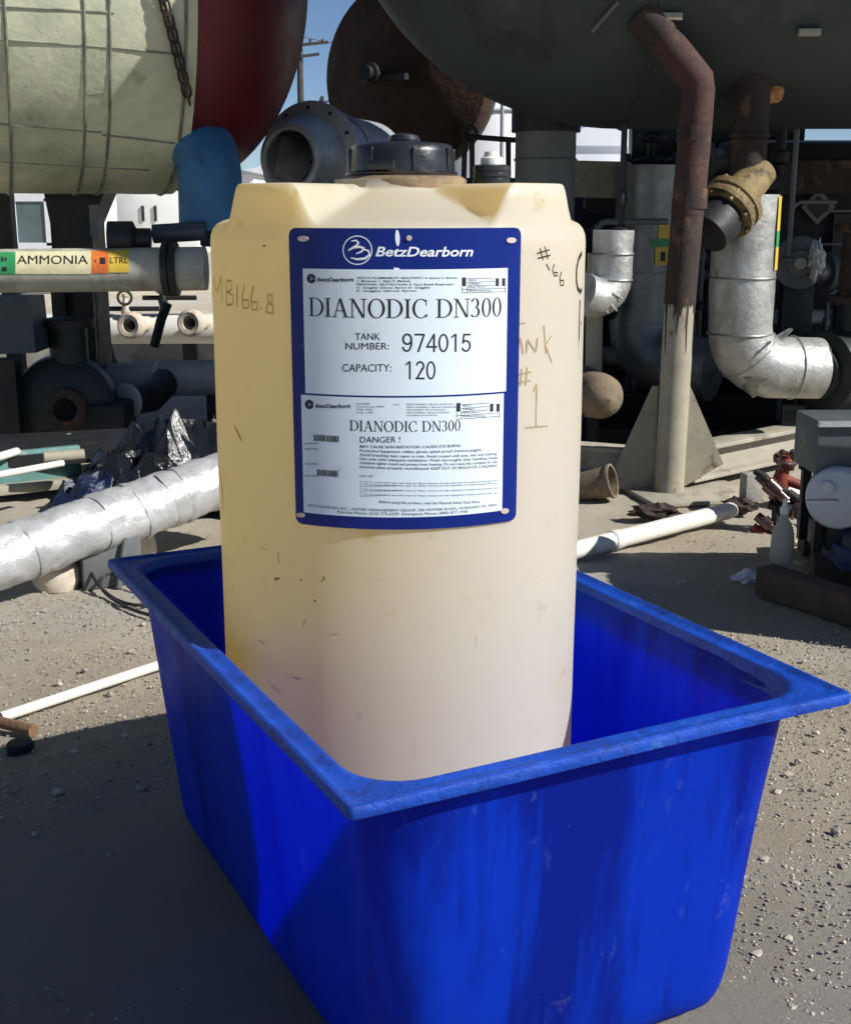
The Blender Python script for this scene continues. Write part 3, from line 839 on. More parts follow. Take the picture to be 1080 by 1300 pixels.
# drain pipe and post under it
PB = gnd(848, 628); PX, PY = PB.x, PB.y
post = thing('support_post', 'tall pipe post, tan below and rusty brown above, rising to the dark vessel', 'post', (PX, PY, 0))
ptop = hit_cyl(832, 36, C2, A2, R2); pel = Vector((PX+.055, PY, at(880, 105, PY).z))
pj = Vector((PX+.03, PY, 1.47)); pk = Vector((PX+.012, PY, 1.02))
MB().tube([Vector((PX, PY, -.02)), pk], .079, 28).build('lower_pipe', 'tan_paint', post)
MB().tube([pk+Vector((0, 0, -.001)), pj], .081, 28).build('middle_pipe', 'rust_dark', post)
MB().tube([pj, Vector((PX+.045, PY, 1.78)), pel+Vector((0, 0, -.02))], .083, 28).build('upper_pipe', 'rust_pipe', post)
MB().tube([pel+Vector((0, 0, -.04)), pel+Vector((0, 0, .0)), ptop+(ptop-pel)*.25], [.083, .084, .084], 28).build('inclined_pipe', 'rust_pipe', post)
dn = (ptop-pel).normalized()
MB().lathe([(.085, -.05), (.10, -.02), (.105, .12)], ptop-dn*.02, dn, n=28).build('nozzle_collar', 'rust_dark', post)
for z0, z1 in ((1.83, 1.90), (1.50, 1.60)):
    MB().lathe([(.0845, z0), (.0855, z0+.01), (.0855, z1-.01), (.0845, z1)], (PX+.042, PY, 0), n=28).build('paint_collar', 'rust_dark', post)
MB().prism([(PX-.33, PY+.05, .02), (PX-.07, PY+.05, .02), (PX-.07, PY+.05, .58), (PX-.10, PY+.05, .58)], (0, .02, 0)).build('gusset', 'tan_paint', post)
MB().prism([(PX+.07, PY+.05, .02), (PX+.30, PY+.05, .16), (PX+.10, PY+.05, .58), (PX+.07, PY+.05, .58)], (0, .02, 0)).build('gusset', 'tan_paint', post)
MB().box((PX+.12, PY-.03, .012), (.62, .44, .024), rz=.25, bev=.004).build('base_plate', 'beam_tan', post)

rr2 = random.Random(4)
for k in range(15):
    a0 = -100+200*k/15+rr2.uniform(-6, 6); zt2 = pk.z+.02; l_ = rr2.uniform(.03, .10) if k % 3 else rr2.uniform(.12, .42); w_ = rr2.uniform(3, 9)
    cxp = PX+.012; vsx = []
    for i in range(7):
        f = i/6; ww = w_*(1-f)**.6+.6
        for sg in (-1, 1):
            a = R_(a0+sg*ww+2*math.sin(f*5+k)); vsx.append((PX+.012*(zt2-l_*f)/1.02+math.sin(a)*.0802, PY-math.cos(a)*.0802, zt2-l_*f))
    MB().add(vsx, [(2*i, 2*i+1, 2*i+3, 2*i+2) for i in range(6)]).build('rust_streak', 'rust_dark', post, ang=180, fix=False)
# skid beams meeting at the post
def ibeam(name, p0, p1, h, w, m, label):
    p0, p1 = Vector(p0), Vector(p1); t = thing(name, label, 'beam', (p0+p1)/2, 'skid beams')
    MB().bar(p0+Vector((0, 0, h-.012)), p1+Vector((0, 0, h-.012)), w, .024, .003).build('top_flange', m, t)
    MB().bar(p0+Vector((0, 0, .012)), p1+Vector((0, 0, .012)), w, .024, .003).build('bottom_flange', m, t)
    MB().bar(p0+Vector((0, 0, h/2)), p1+Vector((0, 0, h/2)), .018, h-.046).build('web', m, t)
b0 = Vector((PX+.10, PY+.12, .05)); b1 = at(1120, 545, 8.1); b1.z = .05
ibeam('skid_beam', b0, b1, .19, .16, 'beam_tan', 'sunlit tan steel skid beam running right from the post')
c0 = Vector((PX-.08, PY+.16, .05)); c1_ = Vector((PX-1.9, PY+.95, .05))
ibeam('skid_beam', c0, c1_, .17, .16, 'beam_tan', 'shaded tan steel skid beam running behind the tank from the post')
c2_ = Vector((PX+1.6, PY+1.9, .05))
ibeam('skid_beam', Vector((PX-1.6, PY+2.3, .05)), c2_, .2, .16, 'dark_steel', 'dark rear skid beam under the aluminium clad elbows')
sb_ = at(1050, 512, 8.2)
ibeam('skid_beam', Vector((sb_.x-.35, 8.0, .12)), Vector((sb_.x+1.2, 7.7, .12)), .15, .10, 'beam_tan', 'narrow pale skid beam below the green pump')

# ------------------------------------------------------------------ clad pipes on the right
def clad(name, label, pts, r, m, bands=(), grp='aluminium clad pipes', base=None):
    t = thing(name, label, 'pipe', base if base is not None else (pts[0][0], pts[0][1], min(p[2] for p in pts)-r), grp)
    MB().tube(pts, r, 36, jit=.006).build('cladding', m, t, ang=60)
    for (c, d, rr, mm) in bands: MB().ring(c, d, rr, .006, n=36, m=6).build('band', mm, t)
    return t
# tall clad pipe with elbow to the right
q = at(945, 300, 7.05); r_ = .174
qb = Vector((q.x, q.y, at(945, 470, 7.05).z+.02)); qe = at(1036, 467, 7.15); qt = Vector((q.x, q.y, at(945, 247, 7.05).z))
el = bend(qt, qb, qe, .24, 12)
t = clad('clad_pipe', 'tall bright aluminium clad pipe with puckered elbow turning to the pump', [qt, Vector((q.x, q.y, qt.z-.2)), Vector((q.x, q.y, qt.z-.5))]+el+[qe], r_, 'alu',
         [(Vector((q.x, q.y, at(945, v, 7.05).z)), (0, 0, 1), r_+.003, 'alu_dull') for v in (352, 423)]+[(el[6], el[7]-el[5], r_+.002, 'alu'), (qe-(qe-qb).normalized()*.16, qe-qb, r_+.002, 'alu'), (qe, qe-qb, r_-.006, 'alu_dull')], base=(q.x, q.y, .2))
dp = el[6]+Vector((.03, -.03, -.20)); MB().lathe([(.13, .09), (.08, .03), (.025, -.02), (0, -.04)], dp, n=20).build('drip_point', 'alu_dull', t)
for i in range(7):   # puckers at the inner bend
    c = qb+(Vector((.21, -.06, .21)))*1.0
    d = (el[4+i//2]-c).normalized(); s0 = c-d*.03+Vector((0, -.085-.012*i, 0))
    MB().tube([s0, s0+d*.09+Vector((0, -.028, 0))], [.007, .002], 6).build('pucker', 'alu', t)
# yellow arrow label down its side
def wrap(cx, cy, r, a0, a1, z0, z1, o=.004):
    vs = []; n = 8
    for i in range(n+1):
        a = R_(a0+(a1-a0)*i/n)
        for z in (z0, z1): vs.append((cx+math.sin(a)*(r+o), cy-math.cos(a)*(r+o), z))
    return MB().add(vs, [(2*i, 2*i+2, 2*i+3, 2*i+1) for i in range(n)])
zz = lambda y, Y: at(945, y, Y).z
wrap(q.x, q.y, r_+.004, 52, 86, zz(293, 7.05), zz(249, 7.05)).build('pipe_label', 'tag_amber', t)
wrap(q.x, q.y, r_+.004, 52, 86, zz(313, 7.05), zz(293.2, 7.05)).build('pipe_label', 'tag_green', t)
wrap(q.x, q.y, r_+.004, 52, 86, zz(342, 7.05), zz(313.2, 7.05)).build('pipe_label', 'tag_amber', t)
# rusty riser above it
rt = thing('rusty_riser', 'rusty flanged riser with torn orange foam above the tall clad pipe', 'pipe', (q.x+.03, 6.98, qt.z-.1))
rx = at(951, 180, 6.98).x
MB().tube([(rx, 6.98, qt.z-.06), (rx, 6.98, 2.05), (rx, 6.98, 2.3)], .092, 24).build('riser', 'rust_dark', rt)
for y in (172, 180, 222, 232): MB().lathe([(.092, -.012), (.103, -.008), (.103, .008), (.092, .012)], (rx, 6.98, at(951, y, 6.98).z), n=24).build('ring', 'rust_dark', rt)
mbf = MB()
for i in range(16):
    p = hit_cyl(random.uniform(948, 992), random.uniform(112, 128), C2, A2, R2)
    b = bmesh.new(); bmesh.ops.create_icosphere(b, subdivisions=2, radius=random.uniform(.03, .055))
    mbf.add([p+v.co*(1+.5*noise.noise(v.co*30+p)) for v in b.verts], [[v.index for v in f.verts] for f in b.faces]); b.free()
mbf.build('torn_foam', 'rust_foam', rt)
# yellow flange facing down-left
fc = at(926, 262, 6.85); fd = Vector((-.62, -.45, -.62))
fl = thing('yellow_flange', 'flaking yellow pipe flange angled off beside the tall clad pipe', 'flange', fc+Vector((0, 0, -.15)))
MB().lathe([(.09, -.30), (.10, -.10), (.115, -.06), (.165, -.05), (.165, -.015), (.155, -.012), (.155, .012), (.165, .015), (.165, .05), (.12, .055), (.12, .12)], fc, fd, n=32).build('flange_pair', 'yellow_flange', fl)
MB().lathe([(.118, .05), (.13, .10), (.12, .22), (.02, .24)], fc, fd, n=28).build('valve_body', 'dark_steel', fl)
fx, fy, fa = frame(fd)
for i in range(8):
    a = 2*math.pi*i/8; p = fc+(fx*math.cos(a)+fy*math.sin(a))*.148
    MB().lathe([(.012, -.07), (.012, .075)], p, fd, n=6).build('bolt', 'yellow_flange', fl)
# second clad pipe behind the post
q2 = at(818, 330, 8.5); r2 = .205
q2b = Vector((q2.x-.02, 8.5, at(820, 455, 8.5).z)); q2e = at(905, 470, 8.2); q2t = Vector((q2.x, 8.5, at(818, 210, 8.5).z))
el2 = bend(q2t, q2b, q2e, .26, 10)
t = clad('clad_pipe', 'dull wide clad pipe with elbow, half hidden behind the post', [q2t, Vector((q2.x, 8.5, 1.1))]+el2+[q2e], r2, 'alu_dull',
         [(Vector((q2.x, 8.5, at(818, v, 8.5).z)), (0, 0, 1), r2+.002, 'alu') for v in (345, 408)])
wrap(q2.x, 8.5, r2+.004, 12, 50, at(818, 302, 8.5).z, at(818, 283, 8.5).z).build('pipe_label', 'tag_amber', t)
wrap(q2.x, 8.5, r2+.004, 0, 50, at(818, 312, 8.5).z, at(818, 302.2, 8.5).z).build('pipe_label', 'tag_green', t)
wrap(q2.x, 8.5, r2+.004, 8, 40, at(818, 335, 8.5).z, at(818, 312.2, 8.5).z).build('pipe_label', 'tag_amber', t)
wrap(q2.x, 8.5, r2+.0055, 18, 28, at(818, 330, 8.5).z, at(818, 318, 8.5).z).build('arrow_print', 'ink_black', t)
# small clad pipe with elbow turning left
q3 = at(779, 300, 6.7); r3 = .108
q3t = Vector((q3.x, 6.7, at(779, 292, 6.7).z)); q3b = Vector((q3.x, 6.7, at(779, 388, 6.7).z)); q3e = at(738, 372, 6.6)
el3 = bend(q3t, q3b, q3e, .115, 10)
t = clad('clad_pipe', 'small creased aluminium clad pipe with elbow beside the tank shoulder', [q3t]+[Vector((q3.x, 6.7, q3t.z-.03*i)) for i in range(1, 8)]+el3+[q3e], r3, 'alu',
         [(Vector((q3.x, 6.7, at(779, v, 6.7).z)), (0, 0, 1), r3+.002, 'alu_dull') for v in (322, 355)])
for i, (xa, ya, xb, yb_) in enumerate(((757, 368, 783, 395), (766, 366, 790, 379), (752, 372, 772, 398))):
    a_, b_ = at(xa, ya, 6.585), at(xb, yb_, 6.583)
    MB().tube([a_, (a_+b_)/2+Vector((0, -.012, 0)), b_], [.004, .011, .004], 8).build('crease', 'alu', t)
MB().lathe([(.02, 0), (.05, .0), (.05, .012), (.025, .02), (.0155, .03), (.0155, .53)], Vector((at(788, 285, 6.7).x, 6.7, q3t.z-.004)), n=14).build('stem_rod', 'dark_steel', t)
MB().lathe([(.022, .0), (.026, .02), (.026, .06), (.02, .08)], Vector((at(788, 285, 6.7).x, 6.7, at(788, 262, 6.7).z)), n=10).build('coupling', 'dark_steel', t)

# rounded insulated end low beside the tank
e0 = at(762, 503, 7.1)
t = thing('insulated_end_cap', 'rounded tan insulated pipe end low beside the tank', 'pipe cap', (e0.x, e0.y, e0.z-.14), None)
MB().lathe([(.0, -.14), (.06, -.125), (.10, -.09), (.125, -.03), (.13, .04), (.13, .6)], e0, Vector((-.25, 1, .02)), n=30).build('cap', 'cap_tan', t)
MB().tube([e0+Vector((-.1, .5, 0)), e0+Vector((-.1, .5, -e0.z))], .06, 16).build('pedestal', 'dark_steel', t)
e1 = at(742, 430, 7.4)
pp = thing('white_drop_pipe', 'short cream drop pipe just right of the tank', 'pipe', (e1.x, e1.y, .02))
MB().tube([(e1.x+.06, 7.4, .3), (e1.x+.05, 7.4, 1.0), (e1.x+.05, 7.4, 1.25)], [.05, .05, .05], 16).build('pipe_run', 'tan_paint', pp)
MB().tube([(e1.x+.06, 7.4, -.02), (e1.x+.06, 7.4, .31)], .035, 14).build('foot', 'dark_steel', pp)

# thick nozzle dropping behind the bung
n0 = at(692, 200, 8.0)
nz_ = thing('drop_nozzle', 'thick vessel nozzle, black above and grey below, behind the tank top', 'pipe', (n0.x, 8.0, 0))
zt_ = at(692, 168, 8.0).z
MB().tube([(n0.x, 8.0, zt_), (n0.x, 8.0, 2.6)], .21, 32).build('upper_run', 'dark_steel', nz_)
MB().tube([(n0.x, 8.0, 0), (n0.x, 8.0, .9), (n0.x, 8.0, zt_)], .185, 32).build('lower_run', 'grey_steel', nz_)
MB().ring((n0.x, 8.0, at(692, 203, 8.0).z), (0, 0, 1), .187, .008, n=36).build('weld_bead', 'grey_steel', nz_)
n1 = at(765, 226, 8.9)
MB().box((n1.x, 8.9, n1.z), (.62, .5, .24), rz=.12, bev=.01)
o = MB().bar((n1.x-.5, 8.9, n1.z), (n1.x+.16, 8.75, n1.z-.02), .2, .24, .01).build('cross_beam', 'beam_tan', base=(n1.x, 8.9, n1.z-.12))
tag(o, 'tan horizontal beam end above the small creased clad pipe', 'beam')
for k, (x, r, Yd, nm) in enumerate(((1001, .03, 8.3, 'dark_steel'),)):
    pass
def rod(x, y0, y1, Y, r, m, label, joint=None):
    a, b = at(x, y0, Y), at(x, y1, Y); b.x = a.x
    t = thing('vertical_rod', label, 'rod', (b.x, Y, b.z), 'vertical rods under the vessel')
    MB().tube([b, a], r, 14).build('shaft', m, t)
    if joint: MB().lathe([(r, -.05), (r*1.8, -.03), (r*1.8, .03), (r, .05)], (a.x, Y, at(x, joint, Y).z), n=14).build('joint', m, t)
    MB().lathe([(r*2.6, 0), (r*2.6, .02), (r*1.2, .03)], b, n=14).build('foot_plate', m, t)
rod(994, 128, 480, 8.8, .036, 'dark_steel', 'thick black vertical rod right of the tall clad pipe', 200)
rod(1014, 120, 332, 8.0, .017, 'grey_steel', 'thin pale rod ending at the wheel valve', None)
# cross tie between the rods
a_, b_ = at(970, 232, 8.7), at(1018, 232, 8.7)
o = MB().bar(a_, b_, .06, .09).build('tie_bar', 'dark_steel', base=a_); tag(o, 'short black tie bar between the vertical rods', 'bar')

# dark green pump with clad inlet
pc = at(1066, 470, 7.55)
pm = thing('green_pump', 'dark green centrifugal pump at the end of the clad elbow', 'pump', (pc.x, pc.y, 0))
MB().lathe([(.10, -.22), (.16, -.20), (.16, -.16), (.24, -.15), (.25, 0), (.22, .10), (.12, .14), (.12, .5)], pc, Vector((.85, .5, 0)), n=32).build('casing', 'dark_green', pm)
MB().lathe([(.09, -.34), (.15, -.33), (.15, -.29), (.09, -.28), (.09, -.18)], pc, Vector((.85, .5, 0)), n=28).build('inlet_flange', 'rubber', pm)
MB().box((pc.x+.1, pc.y+.1, pc.z/2-.05), (.4, .4, pc.z-.1)).build('pedestal', 'dark_green', pm)
MB().tube([pc+Vector((.05, 0, .15)), pc+Vector((.05, 0, .42))], .08, 20).build('outlet', 'dark_green', pm)
MB().lathe([(.15, .40), (.15, .44), (.10, .45), (.09, .8), (.14, .82), (.14, .86)], pc+Vector((.05, 0, 0)), n=24).build('outlet_flange', 'rust_dark', pm)
# wheel valve
wv = at(1013, 333, 8.1)
t = thing('wheel_valve', 'round grey valve body at the lower end of the thin rod', 'valve', wv+Vector((0, 0, -.3)))
MB().lathe([(.0, -.12), (.08, -.12), (.085, -.09), (.16, -.08), (.165, -.03), (.16, .0), (.07, .02), (.07, .25)], wv, Vector((.2, 1, 0)), n=30).build('bonnet', 'grey_steel', t)
MB().lathe([(.0, -.16), (.035, -.155), (.045, -.12)], wv, Vector((.2, 1, 0)), n=16).build('hub', 'tan_paint', t)
MB().box(wv+Vector((.03, .1, -.30)), (.2, .1, .32), bev=.01).build('body', 'dark_green', t)
MB().tube([wv+Vector((.03, .1, -.44)), (wv.x+.03, wv.y+.1, 0)], .05, 14).build('pedestal', 'dark_steel', t)
# crumpled foil by the valve
def crumple(c, size, n=18, seed=0, amp=.35):
    b = bmesh.new(); bmesh.ops.create_icosphere(b, subdivisions=3, radius=1)
    vs = []
    for v in b.verts:
        k = 1+amp*noise.noise(v.co*2.3+Vector((seed, 0, 0)))+amp*.8*abs(noise.noise(v.co*5+Vector((0, seed, 0))))
        vs.append(Vector(c)+Vector((v.co.x*size[0], v.co.y*size[1], v.co.z*size[2]))*k)
    mb = MB().add(vs, [[v.index for v in f.verts] for f in b.faces]); b.free(); return mb
fo = at(1036, 330, 7.95)
o = crumple(fo, (.035, .04, .09), seed=3, amp=.9).build('crumpled_foil', 'foil', base=fo, ang=10); tag(o, 'shiny scrap of crumpled foil beside the round grey valve', 'foil')

# dark equipment cabinet and vessel beyond
cb = at(1060, 300, 9.1)
t = thing('equipment_cabinet', 'large dark equipment cabinet with hazard placards behind the rods', 'cabinet', (cb.x+.6, 9.1, 0))
MB().box((cb.x+.9, 9.6, 0.97), (3.0, 1.0, 1.94), bev=.02).build('housing', 'dark_steel', t)
pz = at(1038, 263, 9.0)
MB().prism([pz+Vector((-.12, 0, 0)), pz+Vector((0, 0, -.12)), pz+Vector((.12, 0, 0)), pz+Vector((0, 0, .12))], (0, .015, 0)).build('placard', 'grey_steel', t)
MB().prism([pz+Vector((-.075, -.01, 0)), pz+Vector((0, -.01, -.075)), pz+Vector((.075, -.01, 0)), pz+Vector((0, -.01, .075))], (0, .008, 0)).build('placard_print', 'ink_black', t)
p4 = at(1074, 300, 9.0); MB().box(p4, (.2, .02, .30)).build('placard', 'ink_black', t)
MB().box(at(1040, 268, 8.99)+Vector((.3, 0, 0)), (.5, .02, .015)).build('trim_rail', 'grey_steel', t)
MB().box(at(1040, 310, 8.99)+Vector((.3, 0, 0)), (.7, .02, .012)).build('trim_rail', 'grey_steel', t)
MB().tube([(cb.x-.7, 9.4, 1.94), (cb.x+2.4, 9.4, 1.94)], .03, 10).build('top_rail', 'foil_tape', t)
MB().box(at(1040, 225, 8.99), (.6, .02, .22)).build('brown_panel', 'rust_dark', t)
# dark clutter between: horizontal dark vessels behind the clad pipes
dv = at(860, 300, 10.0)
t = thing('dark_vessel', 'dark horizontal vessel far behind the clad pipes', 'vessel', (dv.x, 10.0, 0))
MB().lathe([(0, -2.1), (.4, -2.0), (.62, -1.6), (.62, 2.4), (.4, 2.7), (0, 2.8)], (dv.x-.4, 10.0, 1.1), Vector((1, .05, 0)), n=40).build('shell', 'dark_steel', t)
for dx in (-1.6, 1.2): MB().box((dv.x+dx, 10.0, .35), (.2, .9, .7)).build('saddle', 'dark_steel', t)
t = thing('dark_vessel', 'dark round ended vessel with rim ring behind the small creased pipe', 'vessel', (at(780, 270, 9.6).x, 9.6, 0))
v3 = at(790, 262, 9.6)
MB().lathe([(0, -.10), (.15, -.09), (.27, -.04), (.30, 0), (.30, 1.6)], v3, Vector((-.3, 1, 0)), n=36).build('shell', 'dark_steel', t)
MB().ring(v3, Vector((-.3, 1, 0)), .305, .014, n=36).build('rim_ring', 'grey_steel', t)
MB().box((v3.x-.15, 10.1, v3.z/2-.1), (.3, .3, v3.z-.1)).build('saddle', 'dark_steel', t)
# pipe elbow group left of the post high up
for k, (x, y, Yd, rr, lab) in enumerate(((862, 175, 9.8, .16, 'dusky teal pipe run high behind the rusty post'),)):
    p = at(x, y, Yd); o = MB().tube([p+Vector((-.35, .1, 0)), p+Vector((.9, 0, .05))], rr, 24).build('teal_pipe', 'panel_blue', base=p); tag(o, lab, 'pipe')
for k in range(6):   # dark valves and fittings between the pipes
    x, y, Yd = ((900, 330, 9.2), (905, 390, 9.4), (870, 240, 9.9), (735, 330, 8.3), (742, 385, 8.2), (826, 215, 9.2))[k]
    p = at(x, y, Yd)
    lab = ('dark gate valve right of the post at mid height', 'dark gate valve low behind the post', 'dark gate valve high behind the post', 'dark gate valve at the tank edge', 'dark gate valve lower at the tank edge', 'dark gate valve beside the dark round ended vessel')[k]
    t = thing('gate_valve', lab, 'valve', p+Vector((0, 0, -.15)), 'dark gate valves')
    MB().lathe([(.04, -.2), (.11, -.19), (.11, -.15), (.07, -.14), (.09, 0), (.07, .14), (.11, .15), (.11, .19), (.04, .2)], p, Vector((1, .3*(-1)**k, 0)), n=20).build('body', 'dark_steel', t)
    MB().tube([p, p+Vector((0, 0, .22))], .03, 10).build('stem', 'dark_steel', t)
    MB().ring(p+Vector((0, 0, .22)), (0, -.4, 1), .09, .012, n=20, m=6).build('handwheel', 'grey_steel' if k < 2 else 'dark_steel', t)
    MB().tube([p+Vector((0, .02, -.05)), Vector((p.x, p.y+.02, 0))], .045, 10).build('drop_leg', 'dark_steel', t)
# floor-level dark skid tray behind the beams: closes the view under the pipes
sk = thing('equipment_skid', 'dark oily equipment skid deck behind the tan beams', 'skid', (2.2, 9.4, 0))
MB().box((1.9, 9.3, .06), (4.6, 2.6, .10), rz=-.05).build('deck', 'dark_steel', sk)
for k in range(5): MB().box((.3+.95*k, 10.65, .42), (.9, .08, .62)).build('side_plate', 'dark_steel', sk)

# ------------------------------------------------------------------ brown vessel end and grey flange behind the tank top
A3 = Vector((.50, .866, 0)); v3c = at(513, 96, 11.0); R3 = .80
t = thing('horizontal_vessel', 'orange brown vessel end with small valve behind the tank lid', 'vessel', (v3c.x, v3c.y, v3c.z-R3))
MB().lathe([(0, -.16), (R3*.4, -.14), (R3*.8, -.06), (R3*.97, 0), (R3, .05), (R3, .12)], v3c, A3, n=64).build('end_head', 'orange_head', t)
MB().lathe([(R3*.995, .12), (R3*.98, .20), (R3*.55, .24), (R3*.55, .6), (.05, .62)], v3c, A3, n=64).build('shell', 'green_vessel', t)
vv = at(462, 92, 10.75)
MB().lathe([(.035, 0), (.06, .0), (.06, .05), (.09, .06), (.09, .1), (.04, .1), (.04, .35)], vv, A3, n=20).build('valve_stub', 'dark_steel', t)
MB().box(at(500, 98, 10.75), (.25, .06, .05), rz=-.6).build('handle_bar', 'dark_steel', t)
MB().box((v3c+A3*.42).to_2d().to_3d()+Vector((0, 0, (v3c.z-R3*.5)/2)), (.25, .4, v3c.z-R3*.5), rz=-.5).build('saddle', 'dark_steel', t)

fg = at(391, 203, 9.2); FA = Vector((-.42, -.9, .02)).normalized()
t = thing('flanged_duct', 'open grey steel flanged duct between the red vessel head and the tank lid', 'duct', fg+Vector((0, 0, -.35)))
MB().lathe([(.185, .25), (.205, .26), (.235, .25), (.245, .16), (.29, .05), (.31, .0), (.395, -.02), (.395, -.06), (.33, -.07), (.33, -.9), (.2, -.95)], fg, FA, n=48).build('outer_wall', 'grey_flange', t)
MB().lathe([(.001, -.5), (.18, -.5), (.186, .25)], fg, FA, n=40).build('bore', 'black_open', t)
MB().ring(fg-FA*.04, FA, .388, .016, n=48).build('flange_rim', 'foil_tape', t)
gx, gy, ga = frame(FA)
for i in range(12):
    a = 2*math.pi*i/12; p = fg-FA*.02+(gx*math.cos(a)+gy*math.sin(a))*.355
    MB().lathe([(.013, -.06), (.013, .02)], p, FA, n=6).build('bolt', 'dark_steel', t)
MB().ring(fg-FA*.35, FA, .34, .014, n=48).build('stiffener', 'grey_flange', t)
MB().tube([fg-FA*.6+Vector((0, 0, -.28)), fg-FA*.6+Vector((0, 0, -fg.z))], .07, 14).build('support_leg', 'dark_steel', t)
# small handrail frame behind the bung
hr = at(612, 200, 8.6)
t = thing('pipe_handrail', 'small black pipe handrail behind the bung fitting', 'handrail', (hr.x, 8.6, 0))
for (xa, ya, xb, yb_) in ((590, 168, 584, 420), (599, 175, 600, 420), (645, 175, 646, 420), (588, 173, 655, 178)):
    MB().tube([at(xa, ya, 8.6), at(xb, yb_, 8.6)], .018, 10).build('rail', 'dark_steel', t)
MB().ring(at(596, 170, 8.58), (0, 1, 0), .045, .012, n=18).build('clamp', 'dark_steel', t)

# ------------------------------------------------------------------ left background
# ammonia line
AM_Y = 7.4; am0, am1 = at(-60, 345, AM_Y), at(262, 341, AM_Y+.05)
amr = .125
t = thing('ammonia_line', 'pipe marked AMMONIA with green and orange tags, under the cream vessel', 'pipe', (am0.x+.8, AM_Y, am0.z-amr))
MB().tube([am0, am0.lerp(am1, .3), am0.lerp(am1, .6), am1], amr, 32).build('pipe_run', 'ammonia_pipe', t)
AX = (am1-am0).normalized()
for x in (212, 222): 
    p = am0.lerp(am1, (x+60)/322); MB().lathe([(amr, -.02), (amr+.03, -.018), (amr+.03, .018), (amr, .02)], p, AX, n=32).build('flange', 'dark_steel', t)
def am_hit(x, y, o): return hit_cyl(x, y, am0, AX, amr+o)
def am_patch(x0, y0, x1, y1, m, o, name='pipe_label'):
    vs = []; n, k = 4, 24
    for i in range(n+1):
        for j in range(k+1): vs.append(am_hit(x0+(x1-x0)*i/n, y0+(y1-y0)*j/k, o))
    return MB().add(vs, [(i*(k+1)+j, (i+1)*(k+1)+j, (i+1)*(k+1)+j+1, i*(k+1)+j+1) for i in range(n) for j in range(k)]).build(name, m, t, ang=180, fix=False)
am_patch(-30, 320, 20, 348, 'tag_green', .003); am_patch(20, 319, 116, 348, 'tag_yellow', .003); am_patch(116, 318, 138, 347, 'tag_orange', .003); am_patch(138, 317, 164, 346, 'tag_amber', .003)
def am_text(txt, x0, yb, x1, cap, m='ink_black', weight=.0):
    vs, fs = glyphs(txt, weight)
    bm = bmesh.new(); bv = [bm.verts.new((u, v, 0)) for u, v in vs]
    for f in fs: bm.faces.new([bv[i] for i in f])
    for lv in range(1, 9): bmesh.ops.bisect_plane(bm, geom=bm.verts[:]+bm.edges[:]+bm.faces[:], plane_co=(0, lv/8.5, 0), plane_no=(0, 1, 0))
    bm.verts.index_update(); vs = [(v.co.x, v.co.y) for v in bm.verts]; fs = [[v.index for v in f.verts] for f in bm.faces]; bm.free()
    MB().add([am_hit(x0+(x1-x0)*u, yb-cap*v, .005) for u, v in vs], fs).build('lettering', m, t, ang=180, fix=False)
am_text('AMMONIA', 22, 335, 112, 11.5); am_text('LTRL', 140, 334, 163, 8)
am_patch(2, 326, 4.5, 332, 'ink_black', .005, 'print_block'); am_patch(6, 327, 9, 331, 'ink_black', .005, 'print_block'); am_patch(3, 339, 9, 344, 'ink_black', .005, 'print_block')
vs = [am_hit(*p, .005) for p in ((120, 331), (127, 322), (127, 327), (134, 327), (134, 335), (127, 335), (127, 340))]
MB().add(vs, [(0, 1, 6), (2, 3, 4, 5)]).build('arrow_print', 'ink_black', t, fix=False)
for x, w in ((76, .075), (109, .105)):
    p = at(x, 372, 8.75); MB().box((p.x, p.y, p.z/2+.1), (w*1.25, w*1.25, p.z+.2)).build('support_leg', 'dark_steel', t)
# fitting on top of the line at right
fp = at(165, 303, AM_Y+.1)
MB().lathe([(.05, -.12), (.10, -.12), (.10, .02), (.06, .04), (.06, .12)], fp, (1, .1, 0), n=24).build('top_fitting', 'dark_steel', t)
MB().tube([at(195, 297, AM_Y+.2), at(262, 293, AM_Y+.2)], .055, 20).build('side_tube', 'panel_blue', t)
MB().box(at(121, 280, AM_Y+.3), (.05, .05, .18)).build('gauge_post', 'grey_steel', t)

# white header pipe with two capped stubs
wp0, wp1 = at(62, 418, 11.5), at(290, 417, 11.5)
t = thing('white_header', 'white horizontal header pipe with two round capped stubs', 'pipe', (wp0.x, 11.5, wp0.z-.14))
MB().tube([wp0, wp1], .136, 28).build('pipe_run', 'white_pipe', t)
for x, y in ((167, 413), (243, 410)):
    p = at(x, y, 11.12); d = Vector((-.25, -1, .05)).normalized()
    s_ = MB().lathe([(.07, -.45), (.07, -.07), (.115, -.055), (.12, .03), (.095, .055), (.062, .048), (.055, .0), (0.0, .0)], p, d, n=24).build('stub_cap', 'cap_beige', t)
    MB().lathe([(.0, .04), (.03, .038), (.04, .0)], p, d, n=10).build('plug', 'rust_dark', s_)
for x in (84, 240): p = at(x, 430, 11.5); MB().box((p.x, 11.55, p.z/2), (.12, .12, p.z)).build('support_leg', 'dark_steel', t)
gp0, gp1 = at(110, 485, 9.0), at(300, 478, 8.8)
t = thing('grey_header', 'grey painted pipe with open elbow below the white header', 'pipe', (gp0.x, 9.0, gp0.z-.12))
MB().tube([gp0, gp1], .125, 28).build('pipe_run', 'pale_grey', t)
ge = at(160, 510, 8.2)
MB().tube([gp0.lerp(gp1, .55)+Vector((0, .05, 0)), ge+Vector((.12, .2, .0)), ge], [.10, .10, .095], 26).build('branch', 'dark_steel', t)
MB().ring(gp0.lerp(gp1, .5)+Vector((0, -.02, 0)), gp1-gp0, .118, .008, n=30).build('weld_bead', 'white_pipe', t)
